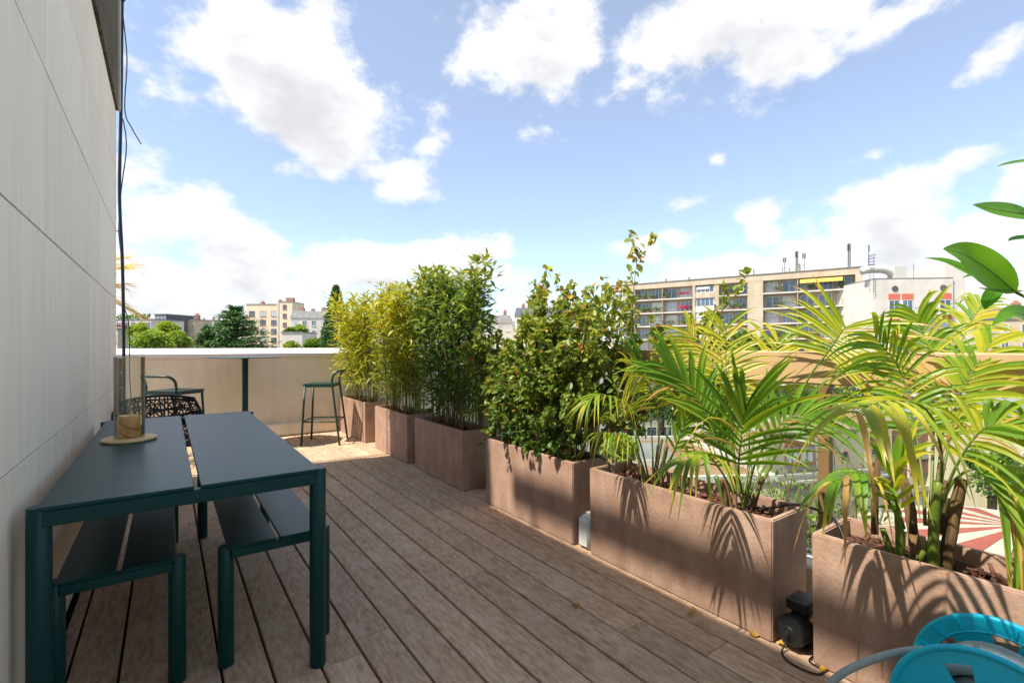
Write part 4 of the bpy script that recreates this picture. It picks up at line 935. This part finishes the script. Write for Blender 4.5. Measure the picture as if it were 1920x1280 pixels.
# ---- white tower building beside it
def tower():
    t = bfrom('white_tower', 'white apartment tower with octagonal windows and terracotta panels', 'building', 1640, 76, -6)
    w = 11.3; zt_ = zt(523, 76)
    lbox(t, 'wall', m_bwhite, 0, w, 0, 10, 0, zt_)
    lbox(t, 'roof_edge', m_zinc, -.05, w+.05, -.05, 10.05, zt_+.001, zt_+.12)
    def octw(x, z, r):
        m = MB(); m.tube([(x, .02, z), (x, -.08, z)], r, 8); o = m.build('octagonal_window', m_slate, t, local=True)
        m = MB(); m.tube([(x+r*math.cos(i*math.pi/4), -.05, z+r*math.sin(i*math.pi/4)) for i in range(9)], .06, 5, False); m.build('window_frame', m_railm, o, local=True)
    octw(2.95, zt_-1.55, .42); octw(9.9, zt_-1.5, .42)
    for k in range(6):
        zz = zt_-3.3-3.15*k
        for (x, ww) in ((2.0, 1.65), (3.95, 1.65), (9.3, 1.75)):
            lbox(t, 'terracotta_panel', m_terra, x, x+ww, -.06, .02, zz-.0, zz+.95)
            window(t, x+.05, zz-2.1, ww-.1, 2.05, 0, mull=1, pane=m_curtain if k % 2 else m_pane)
        m = MB(); m.box(5.2, 11.2, -.95, -.90, zz-1.35, zz-1.3)
        for q in range(28): m.box(5.2+q*.215, 5.225+q*.215, -.94, -.91, zz-2.2, zz-1.35)
        m.build('balcony_railing', m_railm, t, local=True)
        lbox(t, 'balcony_slab', m_bwhite, 5.1, 11.25, -1.0, -.002, zz-2.4, zz-2.2)
    # slanted shaft on the right
    m = MB(); x0 = w+.002
    m.add([(x0-.8, .3, 0), (x0+4.6, .3, 0), (x0+4.6, 8, 0), (x0-.8, 8, 0), (x0-.8, .3, zt(497, 76)), (x0+1.7, .3, zt(497, 76)), (x0+1.7, 8, zt(497, 76)), (x0-.8, 8, zt(497, 76))], [(0,3,2,1),(4,5,6,7),(0,1,5,4),(1,2,6,5),(2,3,7,6),(3,0,4,7)])
    m.build('slanted_shaft', m_bwhite, t, local=True)
    # arched duct on the roof
    pts = [(-1.2, 1.2, zt_+1.5), (.6, 1.2, zt_+1.7), (2.2, 1.2, zt_+1.6), (3.5, 1.2, zt_+.9), (4.1, 1.2, zt_-.2)]
    m = MB(); m.tube(spline(pts, 5), .62, 10); m.build('arched_duct', m_kerb, t, True, True)
    lbox(t, 'duct_housing', m_kerb, 3.2, 5.0, .5, 2.2, zt_+.01, zt_+2.0)
    m = MB(); 
    for sx in (-.3, .3): m.tube([(-.6+sx, -.3, zt_-2), (-.6+sx, -.3, zt_+3.8)], .04, 4)
    for k in range(14): m.tube([(-.9, -.3, zt_-2+.42*k), (-.3, -.3, zt_-2+.42*k)], .03, 4)
    for k in range(4): m.tube([(-.6+.5*math.cos(q/8*6.283), -.3+.5*math.sin(q/8*6.283), zt_+2.2+.5*k) for q in range(9)], .03, 4, False)
    m.build('caged_ladder', m_ant, t, local=True)
    m = MB(); m.tube([(7.0, 2, zt_), (7.0, 2, zt_+2.6)], .04, 5); m.build('roof_pole', m_ant, t, local=True)
tower()
# ---- low houses and the court below the balustrade
def low_house():
    t = bfrom('low_house', 'low beige building with brown window band and two round windows below the terrace', 'building', 1435, 35.5, 13)
    H = zt(813, 35.5); w = 9.0
    lbox(t, 'wall', m_cream2, 0, w, 0, 9, 0, H); lbox(t, 'roof_gravel', m_gravel, .3, w-.3, .3, 8.7, H+.001, H+.06)
    m = MB(); m.box(-.05, w+.05, -.05, .25, H+.0012, H+.16).box(-.05, .25, .251, 9, H+.0012, H+.16).box(w-.25, w+.05, .251, 9, H+.0012, H+.16).box(.251, w-.251, 8.72, 9, H+.0012, H+.16); m.build('parapet', m_cream2, t, local=True)
    lbox(t, 'brown_lintel', m_brownp, 1.65, 4.25, -.05, .02, H-1.0, H-.45)
    for k in range(2): window(t, 1.65+1.3*k, H-2.3, 1.28, 1.29, 0, frame=m_brownframe, pane=m_curtain, mull=1)
    for x in (5.7, 7.1):
        m = MB(); m.tube([(x, .02, H-1.9), (x, -.03, H-1.9)], .27, 20); o = m.build('round_window', m_pane, t, local=True)
        m = MB(); m.tube([(x+.28*math.cos(i/20*6.283), -.03, H-1.9+.28*math.sin(i/20*6.283)) for i in range(21)], .04, 6, False); m.build('window_rim', m_brownframe, o, True, True)
    lbox(t, 'ledge', m_road, -.5, w+.3, -2.6, -.002, H-3.4, H-2.95)
    for yy in (-1.0, -2.55): lbox(t, 'ledge_kerb', m_bwhite, -.5, w+.3, yy, yy+.12, H-2.949, H-2.80)
    lbox(t, 'ledge_wall', m_cream2, -.45, w+.25, -2.5, -.003, 0, H-3.401)
    for k in range(5):
        x = .8+1.7*k; lbox(t, 'roof_vent', m_bwhite, x, x+.5, 4+.4*(k % 2), 4.6+.4*(k % 2), H+.061, H+.5)
    # right hand wing with brown bays
    x0 = w+.02; x1 = x0+7.0; H2 = H-.1
    lbox(t, 'wing_wall', m_cream2, x0, x1, .4, 8.8, 0, H2); lbox(t, 'wing_roof', m_gravel, x0+.1, x1-.1, .5, 8.7, H2+.001, H2+.08)
    for k in range(4):
        xx = x0+k*2.15; lbox(t, 'wing_pier', m_beige, xx, xx+.42, -.05, .398, 0, H2+.1)
    for k in range(3):
        xa, xb = x0+k*2.15+.422, x0+(k+1)*2.15-.002
        for f in range(2):
            zz = H2-2.6*f
            lbox(t, 'brown_panel', m_brownp, xa, xb, .1, .395, zz-1.15, zz-.12)
            window(t, xa+.03, zz-2.1, xb-xa-.06, .94, .38, frame=m_frame, mull=2, sill=False)
            lbox(t, 'wing_sill', m_cream2, xa, xb, .05, .396, zz-2.55, zz-2.15)
        lbox(t, 'door', m_shutter, xa+.3, xb-.3, .33, .398, H2-7.7, H2-5.5)
    return t
lh = low_house()
# railings and stair in the court
ct = thing('court_stair', 'white railed ramp and steps in front of the low building', 'stairs', P(1700, HZ, 27)*1, -YAW)
ct.location.z = GZ
zc = zt(945, 27)
lbox(ct, 'ramp', m_cream2, -1.5, 3.6, 0, 2.2, 0, zc-1.2)
m = MB()
for k in range(7): m.tube([(-1.4+.8*k, .1, zc-1.2), (-1.4+.8*k, .1, zc-.2)], .03, 6)
m.tube([(-1.4, .1, zc-.2), (3.5, .1, zc-.2)], .03, 6).tube([(-1.4, .1, zc-.7), (3.5, .1, zc-.7)], .02, 6); m.build('handrail', m_frame, ct, local=True)
for k in range(6): lbox(ct, 'step', m_kerb, 3.602, 5.0, .3*k, .3*k+.3, 0, zc-1.25-.18*(5-k))
# striped round roof
sr = thing('striped_pavilion', 'low round pavilion roof painted with red and pale rays', 'pavilion', P(1915, HZ, 21.5), -YAW); sr.location.z = GZ
zs = zt(985, 21.5); rs = 4.4; ns = 28
for k in range(ns):
    a0, a1 = 2*math.pi*k/ns+.004, 2*math.pi*(k+1)/ns-.004
    m = MB(); c = (0, 0, zs); e0 = (rs*math.cos(a0), rs*math.sin(a0), zs-.55); e1 = (rs*math.cos(a1), rs*math.sin(a1), zs-.55)
    m.add([c, e0, e1, (0, 0, zs-.08), (e0[0], e0[1], zs-.63), (e1[0], e1[1], zs-.63)], [(0,1,2),(3,5,4),(1,4,5,2),(0,3,4,1),(0,2,5,3)]); m.build('roof_ray', m_red if k % 2 else m_palepave, sr, local=True)
m = MB(); m.tube([((rs+.03)*math.cos(k/28*6.28319), (rs+.03)*math.sin(k/28*6.28319), zs-.6) for k in range(29)], .07, 6, False); m.build('gutter', m_frame, sr, local=True)
m = MB(); m.lathe([(rs-.3, 0), (rs-.3, zs-.7)], 28); m.build('drum_wall', m_cream2, sr, local=True)
m = MB(); m.lathe([(.22, zs-.02), (.22, zs+.1), (0, zs+.12)], 14); m.build('finial', m_kerb, sr, local=True)
# flat gravel roof with skylight
fl = bfrom('flat_roof_annex', 'flat gravel-roofed annex with a glazed skylight below the palms', 'building', 900, 26, 4)
Hf = zt(872, 26)
lbox(fl, 'wall', m_cream2, -6, 14, -4, 6, 0, Hf); lbox(fl, 'gravel', m_gravel, -5.8, 13.8, -3.8, 5.8, Hf+.001, Hf+.05)
m = MB(); m.box(-6.1, 14.1, -4.1, -3.8, Hf+.0008, Hf+.3).box(-6.1, 14.1, 5.8, 6.1, Hf+.0008, Hf+.3).box(13.8, 14.1, -3.799, 5.799, Hf+.0008, Hf+.3); m.build('parapet', m_bwhite, fl, local=True)
for k in range(3):
    x = -.5+4.2*k; m = MB(); m.box(x, x+2.4, -1.5, 1.5, Hf+.051, Hf+.5); o = m.build('skylight', m_bwhite, fl, local=True)
    m = MB(); m.add([(x+.1, -1.4, Hf+.501), (x+2.3, -1.4, Hf+.501), (x+2.3, 1.4, Hf+.501), (x+.1, 1.4, Hf+.501), (x+.1, 0, Hf+1.1), (x+2.3, 0, Hf+1.1)], [(0,1,5,4),(2,3,4,5),(1,2,5),(3,0,4),(0,3,2,1)]); m.build('skylight_glass', m_zinc, o, local=True)
# generic city houses
def house(lab, px0, px1, ytop, t, yaw, wall, rows, cols, roof='flat', wsize=(1.2, 1.5), rowh=3.1, top_off=1.0, dep=10, chim=2, seed=0, frame=None, terrace=False, name='city_house'):
    rg = random.Random(seed); r = bfrom(name, lab, 'building', px0, t, yaw)
    w = (px1-px0)/FPX*t/math.cos(R_(yaw)); H = zt(ytop, t)
    lbox(r, 'wall', wall, 0, w, 0, dep, 0, H)
    if roof == 'flat': lbox(r, 'roof', m_zinc, -.15, w+.15, -.15, dep+.15, H+.001, H+.25); zr = H+.25
    else:
        h = 3.0; i = .9; m = MB(); m.add([(-.2, -.2, H+.001), (w+.2, -.2, H+.001), (w+.2, dep+.2, H+.001), (-.2, dep+.2, H+.001), (i*.4, i, H+h*.75), (w-i*.4, i, H+h*.75), (w-i*.4, dep-i, H+h*.75), (i*.4, dep-i, H+h*.75)], [(0,3,2,1),(4,5,6,7),(0,1,5,4),(1,2,6,5),(2,3,7,6),(3,0,4,7)])
        ro = m.build('roof', m_slate if rg.random() < .5 else m_zinc, r, local=True); zr = H+h*.75
    cw = w/cols
    for i in range(rows):
        for j in range(cols):
            window(r, cw*(j+.5)-wsize[0]/2, H-top_off-wsize[1]-rowh*i, wsize[0], wsize[1], 0, mull=1, frame=frame, pane=m_pane if rg.random() < .7 else m_curtain)
    for k in range(chim):
        x = w*(k+.5)/max(1, chim)+rg.uniform(-1, 1); x = max(.3, min(w-1.3, x))
        o = lbox(r, 'chimney', m_brick, x, x+1.0, 3, 4.2, H+.25 if roof == 'flat' else H+.6, zr+rg.uniform(.7, 1.6))
        zz = max(v.co.z for v in o.data.vertices)
        for q in range(3): mm = MB(); mm.lathe([(.13, 0), (.11, .45)], 8, (x+.2+.3*q, 3.6, zz)); mm.build('chimney_pot', m_terra, o, local=True)
    if terrace:
        m = MB()
        for _ in range(260): leaf(m, Vector((rg.uniform(.3, w-.3), rg.uniform(-.3, .5), zr+abs(rg.gauss(.4, .5)))), rv(rg), rv(rg), .5, .35, LA, .2, .2, rg.random())
        m.build('roof_garden', l_tree, r, local=True, kind='stuff')
    return r, H, w
r, H, w = house('cream apartment house with three window columns and a stair tower behind the cedar', 462, 524, 571, 165, 0, m_beige, 5, 3, 'flat', (1.95, 1.8), 3.0, 2.2, 12, 2, 1, m_brownframe)
lbox(r, 'stair_tower', m_beige, w+.002, w+4.6, -.5, 9, 0, H+.9); lbox(r, 'pilaster', m_bwhite, w-.6, w+.001, -.65, -.002, 0, H+.6)
lbox(r, 'tower_roof', m_zinc, w-.1, w+4.75, -.65, 9.1, H+.901, H+1.1)
for k in range(5): window(r, w+1.4, H-1.6-3*k, 1.3, 1.5, -.5, frame=m_brownframe)
lbox(r, 'chimney', m_brick, w+1.2, w+3.8, 2, 3.4, H+1.101, H+2.6)
house('white house with terraces and zinc roof beyond the cream apartment house', 545, 612, 596, 150, 4, m_bwhite, 4, 4, 'mansard', (1.3, 1.6), 3.0, .8, 10, 3, 2)
house('white modern house with roof planting behind the light green tree', 205, 292, 600, 120, -8, m_bwhite, 4, 6, 'flat', (1.5, 1.6), 2.9, .7, 10, 0, 3, m_brownframe, True)
house('glass-topped grey house beside the white modern house', 290, 314, 590, 124, -8, m_slate, 4, 3, 'flat', (.9, 1.5), 2.9, .5, 9, 0, 4)
house('tall blank sand-coloured gable with a brick chimney stack', 328, 362, 600, 130, 6, m_cream2, 3, 1, 'flat', (.6, .8), 3.5, 2.6, 9, 1, 5)
house('pale slate-roofed house in the row behind the cedar', 360, 460, 612, 230, 3, m_bwhite, 3, 9, 'mansard', (1.2, 1.7), 3.2, .7, 12, 5, 6)
house('distant white house between wall end and parapet', 150, 232, 618, 95, -10, m_bwhite, 4, 5, 'flat', (1.2, 1.6), 3, .9, 9, 1, 7)
house('low white house with a plain side wall at the foot of the stair tower', 528, 566, 624, 110, 2, m_bwhite, 2, 1, 'flat', (.7, 1.4), 3, 1.6, 9, 0, 8)
house('long pale house row behind the conifer and bamboo', 610, 760, 606, 190, -5, m_beige, 4, 12, 'mansard', (1.2, 1.6), 3.1, .8, 12, 5, 9)
house('white house showing between the laurel and the round-leaved shrub', 770, 960, 604, 140, 5, m_bwhite, 5, 12, 'mansard', (1.2, 1.6), 3.1, .8, 12, 5, 10)
house('tall cream house with dark roof seen through the round-leaved shrub', 965, 1090, 592, 130, -4, m_beige, 5, 8, 'mansard', (1.2, 1.7), 3.1, .8, 12, 4, 11)
house('long low white building behind the court trees', 1120, 1420, 742, 58, 6, m_bwhite, 3, 10, 'flat', (1.3, 1.5), 3, .8, 10, 0, 12)
house('sand-coloured street house beyond the slanted shaft of the white tower', 1790, 2060, 600, 90, -14, m_cream2, 8, 9, 'mansard', (1.2, 1.7), 3.1, .8, 12, 4, 13)
house('beige flat-roofed house behind the striped pavilion', 1860, 2050, 770, 45, -10, m_beige, 3, 5, 'flat', (1.1, 1.5), 3, .8, 10, 0, 14)
for i, (a0, a1, yt, t, yw, wl_, rf) in enumerate([(235,330,612,260,4,m_beige,'mansard'),(330,400,606,300,-3,m_bwhite,'mansard'),(400,470,604,320,5,m_beige,'flat'),(560,640,600,280,-4,m_bwhite,'mansard'),(640,720,610,300,3,m_cream2,'mansard'),(720,800,602,260,-5,m_bwhite,'flat'),(930,1010,610,240,4,m_beige,'mansard'),(1060,1130,606,220,0,m_bwhite,'mansard')]):
    house(['distant pale town house with slate roof and chimneys beyond the light green tree','distant white town house with chimneys between gable and cedar','distant flat-roofed beige town house above the cedar crown','distant white town house just past the conifer','distant sand-coloured town house hidden behind bamboo tops','distant flat white town house behind the laurel','distant beige town house seen through shrub leaves','distant white town house next to the long apartment block'][i],
          a0, a1, yt, t, yw, wl_, 3, 8, rf, (1.3, 1.8), 3.2, .8, 12, 4, 40+i)
# ---- trees
def tree(name, lab, cat, px, t, ytop, halfw, kind, nleaf, ls, tint, seed, yc=None, mat=None):
    rg = random.Random(seed); p = P(px, HZ, t); r = thing(name, lab, cat, (p.x, p.y, GZ)); H = zt(ytop, t); hw = halfw/FPX*t
    tr = MB(); lv = MB()
    if kind == 'cone':
        tr.tube([(0, 0, 0), (0, 0, H*.97)], [.45, .05], 8)
        z0 = max(2, H-12)
        for i in range(nleaf):
            q = rg.random()**.75; z = z0+(H-z0)*(1-q); lobe = .82+.18*math.sin(z*2.1+3*math.sin(i % 7)); rad = hw*(q**.72)*lobe*(.55+.45*rg.random()**.4); a = rg.uniform(0, 6.283)
            c = Vector((rad*math.cos(a), rad*math.sin(a), z)); d = Vector((math.cos(a), math.sin(a), rg.uniform(.1, 1.2)))
            leaf(lv, c, d+rv(rg)*.5, UP+rv(rg)*.7, ls*rg.uniform(.6, 1.2), ls*.5, LA, .3, .1, max(0, min(1, tint+.22*rg.gauss(0, 1))))
        for i in range(26): a = rg.uniform(0, 6.28); z = z0+(H-z0)*rg.random()*.8; tr.tube([(0, 0, z), (math.cos(a)*hw*.5, math.sin(a)*hw*.5, z+.5)], [.08, .02], 4)
    elif kind == 'cedar':
        tr.tube([(0, 0, 0), (.2, 0, H*.6), (0, .1, H*.98)], [.55, .35, .06], 8)
        nt = 13
        for k in range(nt):
            q = k/(nt-1); z = H-.5-(7.4)*q; R0 = hw*(.12+.88*q**.8)
            for j in range(6 if k > 2 else 4):
                a = 6.283*j/6+k*.9+rg.uniform(-.3, .3); L = R0*rg.uniform(.6, 1.08); tip = Vector((L*math.cos(a), L*math.sin(a), z+rg.uniform(-.2, .5)))
                tr.tube([(0, 0, z-.4), tip*.5+Vector((0, 0, z*.5+.1)), tip], [.14, .09, .03], 4)
                for _ in range(int(nleaf/(nt*6))):
                    u = rg.random()**.6; c = Vector((tip.x*u, tip.y*u, z+(tip.z-z)*u))+Vector((rg.gauss(0, .10*R0+.12), rg.gauss(0, .10*R0+.12), rg.gauss(0, .14)))
                    leaf(lv, c, Vector((math.cos(a), math.sin(a), .15))+rv(rg)*.8, UP+rv(rg)*.4, ls*rg.uniform(.6, 1.2), ls*.45, LA, .2, .1, max(0, min(1, tint+.2*rg.gauss(0, 1))))
    else:
        zc = H-hw*.85; tr.tube([(0, 0, 0), (.1, 0, zc-.3*hw), (0, .1, zc+.4*hw)], [.35, .25, .08], 7)
        cl = []
        for _ in range(16):
            d = rv(rg); d.z = abs(d.z)*.9-.25; cl.append((Vector((0, 0, zc))+Vector((d.x*hw*.72, d.y*hw*.72, d.z*hw*.75)), hw*rg.uniform(.26, .46)))
        for c, rr in cl:
            tr.tube([(0, 0, zc-.4*hw), c], [.1, .03], 4)
            for _ in range(nleaf//16):
                d = rv(rg); q = c+d*rr*rg.random()**.35
                leaf(lv, q, d+rv(rg)*.8, UP+rv(rg), ls*rg.uniform(.6, 1.2), ls*.6, LA, .3, .15, max(0, min(1, tint+.2*rg.gauss(0, 1)+.15*d.z)))
    tr.build('trunk', m_bark2, r, True, True); lv.build('crown', mat or (l_conifer if kind in ('cone', 'cedar') else l_tree), r, local=True, kind='stuff')
tree('cedar_tree', 'dark spreading cedar with flat tiers of branches before the cream house', 'tree', 441, 90, 574, 74, 'cedar', 7600, .6, .5, 1)
tree('cedar_tree', 'broad low cedar crown joining the spreading cedar on its wall side', 'tree', 392, 88, 610, 56, 'cedar', 5200, .6, .5, 2)
tree('conifer', 'tall dense pointed conifer rising behind the yellow bamboo', 'tree', 630, 62, 536, 42, 'cone', 8000, .42, .45, 3)
for i, (px, t, yt, hw, ti, lab) in enumerate([(285,60,618,36,.8,'light green leafy tree just above the parapet coping'), (335,66,622,24,.75,'smaller light green tree beside the sand-coloured gable'), (312,100,603,20,.95,'yellow-green treetop behind the light green tree'), (262,95,606,16,.9,'ochre treetop before the white modern house'),
      (560,120,610,16,.7,'small yellow-green tree on the low white house before the zinc-roofed house'), (545,115,616,10,.4,'small dark tree beside the stair tower'), (590,70,634,20,.5,'dark bush at the foot of the conifer'), (548,60,640,14,.75,'pale tree tip behind the coping'),
      (1375,70,612,44,.35,'green tree in front of the apartment block piers'), (1440,66,628,30,.3,'dark tree by the thick pier of the apartment block'), (1330,48,718,60,.15,'dark green court tree under the handrail'), (1430,46,712,70,.12,'large dark court tree behind the low beige building'), (1520,50,700,60,.15,'dark tree behind the low building roof'), (1240,50,716,50,.2,'court tree before the long low white building'),
      (1160,13,812,40,.95,'golden-green shrub in the court beside the shrub planter'), (1890,31,862,52,.45,'green tree beside the striped pavilion'), (1860,36,835,40,.4,'green tree by the low building end wall'), (1040,40,735,60,.25,'dark tree seen through the shrub stems'), (920,45,740,60,.3,'dark tree seen through the laurel stems'), (1620,60,690,60,.25,'dark tree behind the thick-trunked palm'), (1180,44,722,62,.2,'dark court tree behind the golden-green shrub'), (1110,42,728,52,.25,'court tree just behind the round-leaved shrub and handrail'), (1285,40,735,46,.18,'low dark court tree behind the slender palm')]):
    tree('leafy_tree', lab, 'tree', px, t, yt, hw, 'round', 2600 if i < 3 else 1900, max(.12, .006*t+.05), ti, 20+i)
# climbing shrub just outside the balustrade
rg = random.Random(91)
hz_ = thing('hedge', 'loose leafy climber growing below the terrace edge outside the glass', 'hedge', P(1480, HZ, 6.3)); hz_.location.z = GZ
hv = MB(); hs_ = MB()
for i in range(80):
    b0 = P(rg.uniform(1380, 1600), HZ, rg.uniform(5.6, 7.0)); b0.z = -2.7; tp = b0+Vector((rg.gauss(0, .3), rg.gauss(0, .3), rg.uniform(1.1, 2.4)))
    hs_.tube(spline([b0, b0.lerp(tp, .5)+rv(rg)*.1, tp], 4), .008, 4)
    for _ in range(60):
        q = rg.random(); c = b0.lerp(tp, q)+rv(rg)*.22; leaf(hv, c, rv(rg)+Vector((-.3, 0, .3)), UP+rv(rg)*.7, rg.uniform(.06, .11), rg.uniform(.03, .05), OV, .2, .2, max(0, min(1, .55+.22*rg.gauss(0, 1))))
for _ in range(8): b0 = P(rg.uniform(1420, 1570), HZ, 6.3); hs_.tube([(b0.x, b0.y, GZ), (b0.x, b0.y, -2.5)], .05, 5)
hs_.build('stems', m_stem, hz_, True, kind='stuff'); hv.build('foliage', l_tree, hz_, kind='stuff')
